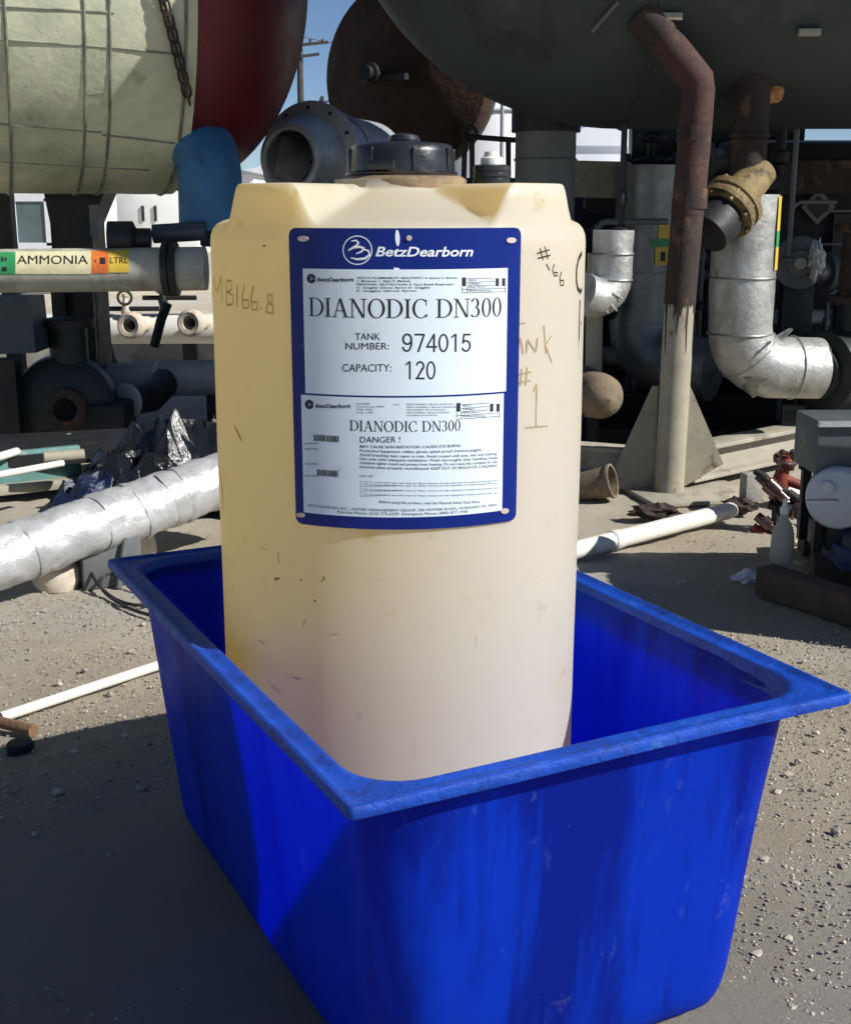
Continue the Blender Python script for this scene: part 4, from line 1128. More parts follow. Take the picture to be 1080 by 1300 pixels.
MB().lathe([(.06, .012), (.115, .012), (.12, -.02), (.09, -.03)], ge, Vector((-.5, -1, 0)), n=28).build('elbow_flange', 'pale_grey', t)
for k in (0.15, .85): p = gp0.lerp(gp1, k); MB().box((p.x, p.y+.02, p.z/2), (.1, .1, p.z)).build('support_leg', 'dark_steel', t)
# low concrete ledge behind
lg = at(170, 447, 12.3)
o = MB().box((lg.x+.2, 12.4, .13), (4.6, .7, .26), bev=.02).build('concrete_plinth', 'concrete', base=(lg.x, 12.4, 0)); tag(o, 'low concrete plinth behind the white header pipe', 'plinth')
# small valves on top of the white header
for (x, y, lab) in ((160, 392, 'small brass valve on the white header'), (207, 378, 'dark handwheel cluster above the white header')):
    p = at(x, y, 11.4); t = thing('small_valve', lab, 'valve', p+Vector((0, 0, -.08)))
    MB().lathe([(.03, -.09), (.045, -.02), (.03, .03), (.02, .10), (.03, .11), (.03, .13)], p, n=14).build('body', 'cap_beige' if x < 180 else 'dark_steel', t)
    MB().ring(p+Vector((0, -.02, .10)), (.3, -1, .2), .06, .012, n=18, m=6).build('handwheel', 'dark_steel', t)
    MB().tube([p+Vector((-.18, 0, 0)), p+Vector((.3, 0, .0))], .022, 10).build('branch', 'dark_steel', t)
# slanted dark hoses
o = MB().tube([at(213, 385, 10.5), at(205, 405, 10.5), at(196, 440, 10.5)], .04, 10).build('hose', 'rubber', base=at(196, 440, 10.5)); tag(o, 'dark hose crossing the white header', 'hose')
o = MB().tube([at(139, 438, 10.4), at(143, 455, 10.2), at(152, 470, 10.0)], .022, 10).build('hose', 'rubber', base=at(152, 470, 10.0)); tag(o, 'short dark hose hanging below the white header', 'hose')

# dark pump at left
pl = at(88, 515, 7.9); K_ = 1.24
t = thing('dark_pump', 'almost black round pump casing with suction flange by the left edge', 'pump', (pl.x, pl.y, 0))
PD = Vector((.12, -1, 0)).normalized()
MB().lathe([(0, -.3), (.29, -.27), (.33, -.12), (.32, .0), (.25, .06), (.12, .08)], pl+Vector((-.05, .06, -.02)), PD, n=40).build('volute', 'dark_green', t)
MB().lathe([(.06, -.1), (.10, .10), (.13, .12), (.13, .17), (.075, .175), (.065, .1), (0, .1)], pl, PD, n=30).build('suction_flange', 'rust_dark', t)
MB().tube([pl+Vector((-.02, .15, .25)), pl+Vector((-.02, .15, .5))], .12, 20).build('discharge', 'dark_green', t)
MB().lathe([(.17, .48), (.17, .53), (.11, .54)], pl+Vector((-.02, .15, 0)), n=24).build('discharge_flange', 'dark_steel', t)
MB().lathe([(.0, -.5), (.21, -.48), (.22, -.4), (.22, .4), (.12, .44)], pl+Vector((-.7, .2, -.02)), (1, .05, 0), n=28).build('motor', 'dark_steel', t)
MB().box((pl.x-.2, pl.y+.15, .16), (1.1, .35, .26), bev=.01).build('pedestal', 'dark_steel', t)
MB().tube([at(68, 562, 7.2), at(70, 580, 7.2)], .015, 8).build('drain_stem', 'tan_paint', t)
MB().lathe([(0, -.03), (.035, -.02), (.035, .02), (0, .03)], at(88, 558, 7.2), PD, n=14).build('drain_valve', 'teal', t)
# blue-grey cabinet panel
cp = at(18, 415, 7.7)
t = thing('control_box', 'blue grey leaning control box below the AMMONIA line', 'box', (cp.x, 7.7, 0))
MB().prism([at(-60, 378, 7.7), at(38, 378, 7.7), at(46, 448, 7.7), at(-60, 452, 7.7)], (0, .3, 0)).build('housing', 'panel_blue', t)
p = at(10, 455, 7.85); MB().box((p.x, 7.85, p.z/2), (.12, .12, p.z)).build('leg', 'dark_steel', t)
# teal skid edge and pipes on it
k0, k1 = at(-60, 622, 6.3), at(103, 602, 6.75)
t = thing('teal_skid', 'teal painted steel skid edge with chipped paint at the left', 'skid', (k0.x, 6.3, 0))
MB().bar((k0.x-.3, 6.25, .155), (k1.x, 6.75, .155), .05, .19, .006).build('side_rail', 'teal', t)
MB().bar((k0.x-.3, 6.21, .06), (k1.x+.02, 6.71, .06), .10, .05, .006).build('lower_lip', 'tan_paint', t)
MB().box(((k0.x+k1.x)/2-.2, 6.85, .2), (1.5, .7, .06), rz=.3).build('deck', 'dark_steel', t)
for (a, b, r, lab, m) in (((-30, 608), (80, 588), .017, 'longer white pipe length lying on the teal skid', 'pvc'), ((-20, 586), (22, 573), .022, 'short white pipe length at the left end of the teal skid', 'pvc'), ((56, 581), (107, 577), .03, 'short tan pipe lying behind the white pipe on the teal skid', 'tan_paint')):
    p, q_ = atz(*a, .25), atz(*b, .25)
    o = MB().tube([p, q_], r, 14).build('pipe_length', m, base=(p+q_)/2+Vector((0, 0, -r))); tag(o, lab, 'pipe')

# crumpled black plastic
def film(name, c, sx, sy, sz, m, label, seed, n=30):
    rr_ = random.Random(int(seed*10)); vs = []
    for j in range(n+1):
        for i in range(n+1):
            u, v = i/n*2-1, j/n*2-1
            u += rr_.uniform(-.7, .7)/n*2; v += rr_.uniform(-.7, .7)/n*2
            d = math.sqrt(u*u+v*v); p = Vector((u*1.3+seed, v*1.3, seed))
            fold = abs(noise.noise(p*2.0)); fold2 = abs(noise.noise(p*4.3+Vector((3, 1, 0))))
            h = max(0, 1-d**2.0*.85)*(.86-.75*fold-.40*fold2)+rr_.uniform(-.03, .03)
            vs.append(Vector(c)+Vector((u*sx, v*sy, max(0, h)*sz)))
    w = n+1
    fs = []
    for j in range(n):
        for i in range(n):
            a, b, c_, d_ = j*w+i, j*w+i+1, (j+1)*w+i+1, (j+1)*w+i
            fs += [(a, b, c_), (a, c_, d_)] if rr_.random() < .5 else [(a, b, d_), (b, c_, d_)]
    o_ = len(vs); vs += [v+Vector((0, 0, -.012)) for v in vs]; fs += [tuple(k+o_ for k in f[::-1]) for f in fs]
    o = MB().add(vs, fs).build(name, m, base=c, ang=22, fix=False); tag(o, label, 'plastic sheet'); return o
fb = gnd(205, 652)
film('plastic_sheet', (fb.x+.10, fb.y+.36, .01), .66, .48, .60, 'black_film', 'heap of shiny crumpled black plastic behind the foil wrapped pipe', 2.3)
film('plastic_sheet', (fb.x-.34, fb.y+.12, .01), .26, .24, .26, 'blue_film', 'dark blue crumpled plastic at the left of the black heap', 8.1, 18)

# foil wrapped pipe
f0, f1 = at(-70, 733, 4.52), at(330, 592, 5.62)
FD = (f1-f0)
t = thing('foil_wrapped_pipe', 'long pipe wrapped in crinkled silver foil, low on the ground behind the tub', 'pipe', (f0+f1)/2+Vector((0, 0, -.12)))
pts = [f0+FD*(i/90) for i in range(91)]
mb = MB(); x_, y_, a_ = frame(FD); vs = []; n = 48
for i, p in enumerate(pts):
    for j in range(n):
        th = 2*math.pi*j/n; d = x_*math.cos(th)+y_*math.sin(th); q_ = p+d*.117
        w = .010*noise.noise(q_*7)+.006*(1-2*abs(noise.noise(q_*13)))+.003*noise.noise(q_*40)
        vs.append(p+d*(.117+w))
mb.add(vs, [(i*n+j, i*n+(j+1) % n, (i+1)*n+(j+1) % n, (i+1)*n+j) for i in range(90) for j in range(n)]+[tuple(range(n)), tuple(range(90*n, 91*n))])
mb.build('foil_wrap', 'foil', t, ang=26)
for x in (22, 112, 160, 204, 222):
    k = (x+70)/400*.97; c = f0+FD*k; mb = MB(); vs = []; L_ = .035 if x in (112, 204) else .016
    for h in (-L_, 0, L_):
        for j in range(n):
            th = 2*math.pi*j/n; d = x_*math.cos(th)+y_*math.sin(th); q_ = c+d*.117
            w = .010*noise.noise(q_*7)+.006*(1-2*abs(noise.noise(q_*13)))
            vs.append(c+a_*(h+.02*math.sin(th+x))+d*(.117+w+(.0065 if h == 0 else .003)))
    mb.add(vs, [(i*n+j, i*n+(j+1) % n, (i+1)*n+(j+1) % n, (i+1)*n+j) for i in range(2) for j in range(n)])
    mb.build('tape_band', 'foil_tape', t, ang=40)
# supports
sp_ = gnd(64, 752)
t = thing('pipe_support', 'rounded beige block propping the foil wrapped pipe', 'block', (sp_.x, sp_.y, 0))
MB().lathe([(.0, .0), (.085, .0), (.10, .04), (.095, .09), (.075, .11), (.085, .13), (.08, .19), (.0, .20)], (sp_.x, sp_.y+.10, -.01), n=24).build('block', 'cap_beige', t)
sq = gnd(112, 748)
t = thing('pipe_support', 'galvanised steel channel propping the foil wrapped pipe beside the beige block', 'bracket', (sq.x, sq.y, 0))
MB().box((sq.x+.06, sq.y+.12, .10), (.24, .16, .21), rz=.45, bev=.006).build('channel', 'grey_steel', t)
MB().tube([(sq.x+.12, sq.y+.02, .0), (sq.x+.15, sq.y+.06, .20)], .012, 8).build('rod', 'grey_steel', t)
ss = gnd(165, 712)
o = MB().lathe([(.0, .0), (.09, .0), (.10, .03), (.085, .12), (.09, .2), (0, .21)], (ss.x, ss.y+.1, -.01), n=20).build('pipe_support', 'cap_beige', base=(ss.x, ss.y, 0))
tag(o, 'round beige block under the foil wrapped pipe near the tub corner', 'block')
# cable loops
cps = [gnd(*p)+Vector((0, 0, z)) for p, z in (((112, 742), .10), ((124, 752), .03), ((150, 768), .012), ((185, 774), .012), ((205, 762), .02), ((178, 748), .05), ((140, 742), .06), ((122, 750), .02), ((160, 776), .01), ((215, 790), .01))]
o = MB().tube(smooth(cps), .007, 8).build('black_cable', 'rubber', base=cps[3]); tag(o, 'loop of black cable on the ground at the tub corner', 'cable')
# white ground pipe at left, stick, rubber block
a_, b_ = gnd(2, 917), gnd(200, 851)
b_ = b_+(b_-a_)*.2; c_ = (a_+b_)/2
o = MB().tube([p+Vector((0, 0, .016+gh(p.x, p.y))) for p in (a_, a_.lerp(b_, .25), c_, a_.lerp(b_, .75), b_)], .0165, 16).build('ground_pipe', 'pvc', base=(a_+b_)/2); tag(o, 'thin white plastic pipe lying on the dirt left of the tub', 'pipe')
a_, b_ = gnd(-18, 920), gnd(44, 936)
o = MB().tube([a_+Vector((0, 0, .02)), b_+Vector((0, 0, .02))], [.016, .019], 10, jit=.006).build('wooden_stick', 'wood_brown', base=a_); tag(o, 'short brown wooden stick beside the thin white pipe', 'stick')
c_ = gnd(27, 960)
o = MB().lathe([(.0, 0), (.036, .0), (.040, .01), (.040, .04), (.034, .048), (.0, .05)], c_+Vector((0, 0, -.004)), n=9).build('rubber_plug', 'rubber', base=c_); tag(o, 'black round rubber plug on the shaded dirt', 'plug')

# far white trailer with window, other far buildings, utility pole
w0 = at(35, 272, 22)
t = thing('site_trailer', 'white site trailer with a framed window beyond the cream vessel', 'trailer', (w0.x, 23, 0))
MB().box((w0.x+.2, 24.0, 1.85), (1.0, 3.0, 2.1), bev=.03).build('wall', 'plate_white', t)
MB().box((w0.x+.2, 24, .4), (1.0, 2.9, .8)).build('skirt', 'far_grey', t)
fr = at(40, 282, 22.48)
wf = MB()
for dx, dz, sx_, sz_ in ((0, .42, .74, .14), (0, -.42, .74, .14), (-.31, 0, .12, .8), (.31, 0, .12, .8)): wf.box(fr+Vector((dx, 0, dz)), (sx_, .06, sz_))
wf = wf.build('window', 'far_white', t); MB().box(fr+Vector((0, .01, 0)), (.56, .02, .74)).build('pane', 'window_glass', wf)
w1 = at(190, 270, 26)
t = thing('white_truck_body', 'white box truck body beyond the blue elbow', 'truck', (w1.x, 27, 0))
MB().box((w1.x, 27.2, 1.35), (1.9, 2.2, 1.65), bev=.05).build('box', 'plate_white', t)
MB().box((w1.x+.02, 27.2, 2.3), (2.0, 2.3, .10)).build('roof_edge', 'far_white', t)
for dx in (-.6, .6): MB().lathe([(0, 0), (.4, 0), (.4, .3), (0, .3)], (w1.x+dx, 26.2, .4), (0, 1, 0), n=20).build('wheel', 'rubber', t)
for dx in (-.15, .1): MB().box((w1.x+dx, 26.08, 1.35), (.05, .03, .3)).build('latch_bar', 'dark_steel', t)
def shed(x, Y, w, h, d, m, roof, label):
    p = at(x, 300, Y); t = thing('far_shed', label, 'building', (p.x, Y+d/2, 0), 'far buildings')
    MB().box((p.x, Y+d/2, h/2), (w, d, h)).build('wall', m, t)
    MB().prism([(p.x-w/2-.2, Y-.2, h), (p.x+w/2+.2, Y-.2, h), (p.x, Y-.2, h+w*.12)], (0, d+.4, 0)).build('roof', roof, t)
    for k in (-.25, .25): MB().box((p.x+k*w, Y-.02, h*.55), (w*.14, .06, h*.22)).build('window', 'window_glass', t)
shed(205, 48, 7, 2.6, 6, 'far_white', 'roof_grey', 'white shed with grey roof far beyond the truck body')
shed(350, 70, 9, 2.6, 8, 'far_white', 'far_white', 'pale shed far beyond the flanged duct')
shed(625, 52, 4.2, 3.4, 8, 'far_white', 'far_white', 'white shed far beyond the bung fitting')
shed(900, 60, 8, 3.0, 8, 'far_white', 'far_white', 'white shed far behind the rusty post')
shed(1010, 64, 8, 3.2, 8, 'far_grey', 'far_white', 'grey shed far behind the rods')
shed(1110, 58, 7, 3.4, 8, 'far_white', 'roof_grey', 'dark roofed white shed far behind the cabinet')
shed(760, 66, 9, 4.4, 8, 'far_white', 'far_white', 'tall white shed far behind the cross beam')
t = thing('storage_tank', 'white round storage tank far behind the rusty riser', 'tank', (at(985, 250, 45).x, 45, 0))
MB().lathe([(1.6, 0), (1.6, 3.1), (1.2, 3.6), (.5, 3.9), (0, 4.0)], (at(968, 250, 45).x, 45, 0), n=40).build('shell', 'far_white', t)
gx_ = at(628, 118, 20)
t = thing('storage_tank', 'bright white storage tank in the gap behind the bung fitting', 'tank', (gx_.x, 21, 0))
MB().lathe([(1.1, 0), (1.1, gx_.z-.25), (1.0, gx_.z-.1), (.5, gx_.z), (0, gx_.z+.03)], (gx_.x, 21, 0), n=40).build('shell', 'far_white', t)
MB().ring((gx_.x, 21, gx_.z-.26), (0, 0, 1), 1.1, .03, n=40, m=6).build('rim', 'far_grey', t)
MB().tube([(gx_.x+.1, 19.75, 0), (gx_.x+.1, 19.75, gx_.z+.3)], .03, 8).build('vent_pipe', 'far_grey', t)
for (xa, xb, y, Y, rr_, m, lab) in ((846, 915, 262, 9.0, .06, 'pale_grey', 'pale grey pipe run high behind the rusty post'), (846, 912, 348, 9.1, .045, 'grey_steel', 'thin flanged pipe run behind the post at mid height'),
                              (985, 1090, 402, 8.7, .05, 'pale_grey', 'pale grey pipe run below the round grey valve'), (736, 800, 452, 9.2, .07, 'tan_paint', 'tan pipe run low behind the rounded tan end'),
                              (880, 930, 205, 9.4, .09, 'alu_dull', 'dull clad pipe run under the vessel beside the rusty riser'), (1035, 1090, 345, 8.6, .08, 'alu_dull', 'dull clad pipe stub in front of the dark cabinet')):
    p, q_ = at(xa, y, Y), at(xb, y, Y+.1); d_ = q_-p
    t = thing('pipe_run', lab, 'pipe', p+Vector((0, 0, -rr_)))
    MB().tube([p, q_], rr_, 20).build('tube', m, t)
    for f in (.25, .32, .8):
        MB().lathe([(rr_, -.018), (rr_*1.55, -.015), (rr_*1.55, .015), (rr_, .018)], p+d_*f, d_, n=20).build('flange', 'grey_steel', t)
    MB().tube([p+d_*.6, Vector(((p+d_*.6).x, (p+d_*.6).y, .02))], rr_*.5, 10).build('support_leg', 'dark_steel', t)
rc = random.Random(5)
CW = ['beside the small creased clad pipe', 'beside the dark round ended vessel', 'behind the yellow flange', 'beside the thick black rod', 'behind the round grey valve', 'low behind the post', 'in front of the dark cabinet']
for ci, (x, y0, Y, hgt) in enumerate( ((756, 300, 8.0, 1.6), (806, 250, 9.3, 1.8), (893, 300, 8.6, 1.7), (1003, 290, 8.4, 1.75), (1050, 380, 8.3, 1.4), (880, 420, 9.0, 1.5), (1072, 360, 8.1, 1.6))):
    p = at(x, y0, Y); l_ = rc.choice((-.35, .3, .45)); zz_ = p.z+rc.uniform(.05, .2); r_c = rc.choice((.014, .02, .026))
    t = thing('conduit_pipe', 'thin clamped conduit ' + CW[ci], 'conduit', (p.x, Y, 0), 'thin conduits behind the clad pipes')
    MB().tube([Vector((p.x, Y, 0))]+bend(Vector((p.x, Y, 0)), Vector((p.x, Y, zz_)), Vector((p.x+l_, Y+.05, zz_)), .07, 6)+[Vector((p.x+l_, Y+.05, zz_))], r_c, 10).build('tube', 'grey_steel', t)
    for k in range(3):
        MB().lathe([(r_c, -.03), (r_c*1.7, -.025), (r_c*1.7, .025), (r_c, .03)], (p.x, Y, zz_*(.35+.22*k)), n=12).build('clamp', 'dark_steel' if k % 2 else 'grey_steel', t)
for (px_, Y, top, lab) in ((380, 60, 45, 'wooden utility pole with cross arms beside the red head'), (409, 95, 122, 'distant short utility pole beside the brown vessel')):
    p = at(px_, top, Y)
    t = thing('utility_pole', lab, 'utility pole', (p.x, Y, 0), 'utility poles')
    MB().tube([(p.x, Y, 0), (p.x, Y, p.z)], [.20, .13], 10).build('pole', 'pole_wood', t)
    for dz, l in ((.45, 1.3), (.95, .9)):
        MB().bar((p.x-.25, Y-.15, p.z-dz), (p.x+l, Y-.15, p.z-dz+.15), .1, .12).build('cross_arm', 'pole_wood', t)
    for dx in (-.15, .5, 1.05): MB().lathe([(.04, 0), (.07, .05), (.05, .12), (.07, .18), (0, .24)], (p.x+dx, Y-.15, p.z-.38), n=8).build('insulator', 'pole_wood', t)
o = MB()
pa, pb = at(383, 47, 60), at(700, 20, 75)
wire = [pa.lerp(pb, k/16)+Vector((0, 0, -1.2*math.sin(math.pi*k/16))) for k in range(17)]
o = MB().tube(wire, .018, 5).build('power_line', 'pole_wood', base=pa); tag(o, 'thin power line running from the utility pole', 'wire')

# ------------------------------------------------------------------ right foreground clutter
# white ground pipe
a_, b_ = atz(720, 701, .045), atz(926, 648, .045)
t = thing('ground_pipe', 'weathered white pipe lying on the dirt right of the tank', 'pipe', (a_+b_)/2+Vector((0, 0, -.04)))
MB().tube([a_, a_.lerp(b_, .5), b_], .041, 20).build('pipe_run', 'pvc', t)
MB().lathe([(.041, -.03), (.046, -.028), (.046, .028), (.041, .03)], a_.lerp(b_, .27), b_-a_, n=20).build('coupling', 'pvc', t)
MB().lathe([(.041, 0), (.036, .02), (.028, .02), (.026, .0)], b_, b_-a_, n=20).build('open_end', 'cap_beige', t)
c_, d_ = b_+(b_-a_)*.36, b_+(b_-a_)*1.0
o = MB().tube([c_, d_], .042, 20).build('ground_pipe', 'pvc', base=(c_+d_)/2); tag(o, 'white pipe length behind the red handled valve', 'pipe')
# dark tangle on the ground
g_ = gnd(832, 662)
o = crumple(g_+Vector((0, .05, .035)), (.10, .05, .035), seed=5, amp=.7).build('dark_rag', 'cloth_dark', base=g_, ang=20); tag(o, 'dark oily rag crumpled against the white ground pipe', 'rag')
g_ = gnd(935, 658)
o = crumple(g_+Vector((.03, .1, .04)), (.08, .05, .035), seed=9, amp=.6).build('dark_rag', 'cloth_dark', base=g_, ang=20); tag(o, 'dark rag at the open end of the white ground pipe', 'rag')
# half buried bucket
g_ = gnd(748, 636)
t = thing('buried_bucket', 'tilted tan bucket half buried in the dirt beside the tank', 'bucket', g_)
MB().lathe([(.001, -.1), (.07, -.1), (.085, .14), (.093, .14), (.093, .155), (.08, .155), (.062, -.06), (.001, -.06)], g_+Vector((-.02, .05, .07)), Vector((.85, -.35, .25)), n=26).build('bucket', 'cap_tan', t)
# valve manifold with red valve
mv = gnd(985, 668)
t = thing('valve_manifold', 'salvaged valve assembly with red tee and shiny fittings on the dirt', 'valve', mv)
P_ = lambda x, y, dY=0.0: at(x, y, mv.y+dY)
rd = P_(992, 602)
MB().lathe([(.025, -.14), (.04, -.13), (.045, -.05), (.035, .0), (.03, .05), (.022, .09)], rd, Vector((.1, -.1, 1)), n=18).build('red_body', 'valve_red', t)
MB().tube([rd+Vector((0, 0, -.02)), rd+Vector((.14, -.03, -.07))], [.026, .022], 14).build('red_branch', 'valve_red', t)
MB().ring(rd+Vector((.01, -.01, .075)), (.1, -.5, 1), .045, .016, n=18, m=8).build('handwheel', 'valve_chrome', t)
for i in range(6):
    a = 2*math.pi*i/6; MB().lathe([(0, -.016), (.013, -.01), (.016, 0), (.013, .01), (0, .016)], rd+Vector((.01+.05*math.cos(a), -.03, .075+.045*math.sin(a))), n=8).build('bolt_head', 'valve_chrome', t)
for (xa, ya, xb, yb_, r, m) in ((962, 602, 998, 636, .035, 'valve_chrome'), (990, 620, 1020, 640, .022, 'dark_steel'), (975, 640, 1016, 652, .03, 'dark_steel'), (1003, 640, 1018, 655, .045, 'valve_chrome'), (958, 598, 975, 612, .02, 'dark_steel'),
                           (960, 655, 985, 675, .03, 'valve_chrome'), (955, 668, 978, 690, .028, 'valve_red'), (985, 625, 985, 680, .02, 'dark_steel')):
    p, q_ = P_(xa, ya, -.03), P_(xb, yb_, -.08)
    MB().lathe([(r*.7, 0), (r, .01), (r, .4), (r*.8, .45), (r*.8, .6), (r*1.15, .65), (r*1.15, .9), (r*.6, 1.0)], p, q_-p, n=14) if False else MB().tube([p, p.lerp(q_, .3), p.lerp(q_, .32), p.lerp(q_, .7), p.lerp(q_, .72), q_], [r*.8, r*.8, r*1.15, r*1.15, r*.75, r*.75], 14).build('fitting', m, t)
gb = gnd(955, 652)
o = MB().box((gb.x, gb.y+.05, .13), (.10, .08, .14), rz=.2, bev=.005).build('switch_box', 'concrete', base=(gb.x, gb.y, .06)); tag(o, 'small grey switch box resting on the valve assembly', 'box')
# plastic bottle standing on the timber end
wz = .115
bt = atz(991, 712, wz)
t = thing('plastic_bottle', 'cloudy plastic wash bottle standing on the dark timber', 'bottle', bt)
MB().lathe([(.0, .0), (.044, .002), (.047, .01), (.046, .09), (.038, .14), (.020, .175), (.016, .185), (.016, .20)], bt, n=24).build('body', 'bottle', t)
MB().lathe([(.018, .198), (.018, .222), (.010, .23), (.008, .26), (0, .262)], bt, n=14).build('cap', 'bleach_cap', t)
# cord
cps = [gnd(*p)+Vector((0, 0, .012)) for p in ((1010, 660), (1024, 668), (1028, 680), (1020, 692), (1005, 690), (1018, 700), (1030, 698), (1034, 712), (1022, 722), (1005, 716), (995, 705))]
o = MB().tube(smooth(cps), .006, 8).build('yellow_rope', 'cord_yellow', base=cps[4]); tag(o, 'tangled pale yellow rope on the dirt behind the bottle', 'rope')
# timbers under the stand
t0 = gnd(962, 748)
def timber(p, q_, w, h, z, label):
    o = MB().bar(Vector((p.x, p.y, z+h/2)), Vector((q_.x, q_.y, z+h/2)), w, h, .006).build('timber', 'wood_dark', base=(p.x, p.y, z)); tag(o, label, 'timber', 'timbers under the stand')
timber(gnd(968, 752), gnd(1012, 770)+Vector((.25, -.35, 0)), .10, .115, 0, 'dark timber block under the plastic bottle')
e_ = gnd(1064, 748)
timber(Vector((e_.x-.10, e_.y+.05, 0)), Vector((e_.x+1.6, e_.y-.15, 0)), .12, .13, 0, 'long dark timber beneath the blue tray')
timber(Vector((e_.x+.0, e_.y+.55, 0)), Vector((e_.x+1.6, e_.y+.45, 0)), .12, .13, 0, 'rear dark timber beneath the blue tray')
# blue tray on timbers, stand with grey box and white drum
ty = e_.y+.12
t = thing('blue_tray', 'shallow dark blue tray on timbers under the grey box', 'tray', (e_.x+.6, ty, .13))
MB().box((e_.x+.62, ty, .145), (1.36, .62, .03), bev=.006).build('floor', 'tray_blue', t)
for (cx, cy, sx_, sy_) in ((e_.x+.62, ty-.30, 1.36, .03), (e_.x+.62, ty+.30, 1.36, .03), (e_.x-.05, ty, .03, .6), (e_.x+1.29, ty, .03, .6)): MB().box((cx, cy, .185), (sx_, sy_, .07), bev=.006).build('side', 'tray_blue', t)
gx0 = at(1024, 565, ty).x; gz1 = at(1050, 532, ty-.1).z; gz0 = at(1050, 600, ty-.1).z
t = thing('metal_stand', 'black metal leg stand carrying the grey box over the blue tray', 'stand', (gx0+.5, ty, .16))
for dx in (.03, .30, .62, 1.0):
    for dy in (-.12, .08): MB().box((gx0+dx, ty+dy, (gz0+.16)/2), (.035, .035, gz0-.16)).build('leg', 'dark_steel', t)
for dy in (-.12, .08): MB().bar((gx0, ty+dy, gz0-.012), (gx0+1.1, ty+dy, gz0-.012), .035, .022).build('rail', 'dark_steel', t)
t = thing('grey_box', 'flat grey metal box on the black leg stand at the right edge', 'box', (gx0+.5, ty, gz0))
MB().box((gx0+.53, ty-.02, (gz0+gz1)/2+.005), (1.10, .28, gz1-gz0), bev=.008, rz=.03).build('housing', 'box_grey', t)
MB().bar((gx0-.02, ty-.19, gz1-.005), (gx0+1.1, ty-.15, gz1-.005), .02, .02).build('front_lip', 'foil_tape', t)
dc = at(1063, 634, ty-.24)
t = thing('white_drum', 'white plastic drum lying on its side below the grey box', 'drum', dc+Vector((0, 0, -.13)))
MB().lathe([(0, -.010), (.105, -.008), (.115, .0), (.122, .012), (.125, .05), (.12, .06), (.12, .22), (.11, .24), (0, .24)], dc, Vector((.36, 1, 0)), n=44).build('shell', 'drum_white', t)
MB().box(dc+Vector((.085, -.012, -.005)), (.09, .012, .045), bev=.004).build('handle_slot', 'panel_blue', t)
MB().ring(dc+Vector((0, -.004, 0)), Vector((.36, 1, 0)), .108, .004, n=40, m=6).build('rim_bead', 'drum_white', t)
MB().lathe([(.022, -.022), (.026, -.018), (.026, .0)], dc+Vector((-.045, 0, .05)), Vector((.36, 1, 0)), n=14).build('bung', 'drum_white', t)
MB().box(dc+Vector((-.03, -.009, .0)), (.19, .004, .004)).build('mould_line', 'box_grey', t)
MB().box(dc+Vector((.02, .16, -.16)), (.06, .2, .12)).build('cradle', 'dark_steel', t)
# unseen tote beyond the right edge, added to cast shade on the dirt
t = thing('shade_tote', 'unseen grey tote on a pallet right of the grey box, added to cast shade', 'tote', (2.75, 4.3, 0))
MB().box((2.78, 4.28, .66), (1.2, .62, 1.0), bev=.03).build('body', 'box_grey', t)
MB().box((2.78, 4.28, .08), (1.25, .7, .17)).build('pallet', 'wood_dark', t)
MB().lathe([(.12, 1.15), (.13, 1.19), (.10, 1.22), (0, 1.225)], (2.5, 4.28, 0), n=20).build('filler_cap', 'rubber', t)
# white scrap
g_ = gnd(948, 737)
o = crumple(g_+Vector((0, 0, .015)), (.05, .035, .022), seed=12, amp=.8).build('paper_scrap', 'plate_white', base=g_, ang=15); tag(o, 'crumpled white paper scrap beside the timber block', 'paper')

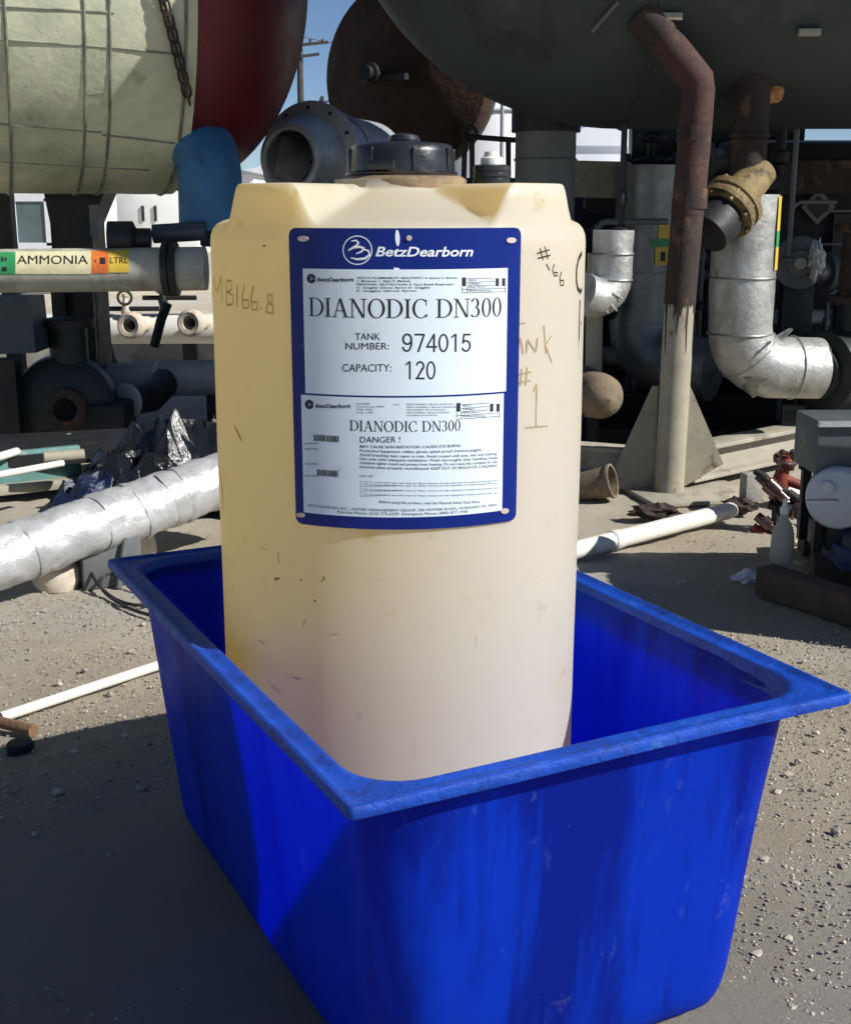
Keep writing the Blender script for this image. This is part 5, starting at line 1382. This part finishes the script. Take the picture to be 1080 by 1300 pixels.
# ------------------------------------------------------------------ stones and gravel
ico = bmesh.new(); bmesh.ops.create_icosphere(ico, subdivisions=1, radius=1)
IV = [v.co.copy() for v in ico.verts]; IF = [[v.index for v in f.verts] for f in ico.faces]; ico.free()
def stone_verts(p, s, sd):
    q = Vector((random.uniform(.7, 1.3), random.uniform(.7, 1.3), random.uniform(.45, .8)))
    rz = Matrix.Rotation(random.uniform(0, 6.3), 3, 'Z')
    return [p+rz @ Vector((v.x*q.x, v.y*q.y, v.z*q.z))*s*(1+.45*noise.noise(v*1.7+Vector((sd, sd*.7, 0)))) for v in IV]
def in_tub(p):
    d = Vector((p.x, p.y, 0))-TA; return -.02 < d.dot(TU)-.1 < TW-.18 and -.02 < d.dot(TV)-.1 < TL-.18
def rand_ground():
    while True:
        p = Vector((random.uniform(-2.6, 2.9), 1.1+4.8*random.random()**1.3, 0))
        if random.random() < .45: p = Vector((random.uniform(.55, 1.7), random.uniform(1.6, 4.4), 0)) if random.random() < .6 else Vector((random.uniform(-1.8, -.3), random.uniform(1.7, 4.8), 0))
        if not in_tub(p): return p
for nm, m, cnt, lo, hi in (('gravel', 'stone_a', 10000, .0014, .0046), ('gravel', 'stone_b', 12000, .0014, .005)):
    mb = MB(); ok = []
    for i in range(cnt):
        p = rand_ground(); s = random.uniform(lo, hi)*(1 if random.random() < .95 else 1.6)
        p.z = -.010+.022*noise.noise(Vector((p.x, p.y, 0))*1.1)+gh(p.x, p.y)+.003
        o_ = len(mb.v); mb.v += stone_verts(p+Vector((0, 0, s*.3)), s, i*.37); mb.f += [tuple(k+o_ for k in f) for f in IF]
    o = mb.build(nm, m, base=(0, 0, 0), ang=30, fix=False); o['kind'] = 'stuff'
    tag(o, 'loose pale gravel scattered over the dirt' if m == 'stone_a' else 'loose dark grit scattered over the dirt', 'gravel')
spots = [(175, 768), (165, 826), (60, 823), (108, 850), (150, 865), (75, 868), (140, 880), (28, 905), (95, 880), (55, 775), (182, 792), (160, 940), (190, 950), (95, 960), (75, 1010), (180, 1000), (140, 1085), (45, 1060),
         (1046, 742), (1020, 838), (1035, 930), (1056, 998), (1012, 972), (1040, 955), (1030, 1068), (985, 1010), (1000, 990), (1060, 1060), (1010, 1120), (970, 1090), (1048, 1150), (1000, 1190), (960, 1210), (1070, 1100), (860, 740), (868, 738), (1020, 905)]
for i, (x, y) in enumerate(spots):
    p = gnd(x, y); p = atz(x, y, gh(p.x, p.y)); s = random.uniform(.008, .016)
    b = Vector((p.x, p.y, gh(p.x, p.y)-.004))
    o = MB().add(stone_verts(b+Vector((0, 0, s*.25)), s, i*1.9), IF).build('stone', 'stone_a' if i % 3 else 'stone_b', base=b, ang=30, fix=False)
    shade = 'dark' if i % 3 == 0 else 'pale'
    where = ('by the timbers' if y < 800 else 'right of the blue tub') if x > 500 else ('in the shadow of the tub' if y > 915 else ('near the foil wrapped pipe' if y < 800 else 'beside the thin white pipe'))
    tag(o, 'small %s stone on the dirt %s' % (shade, where), 'stone', 'small %s stones %s' % (shade, where))
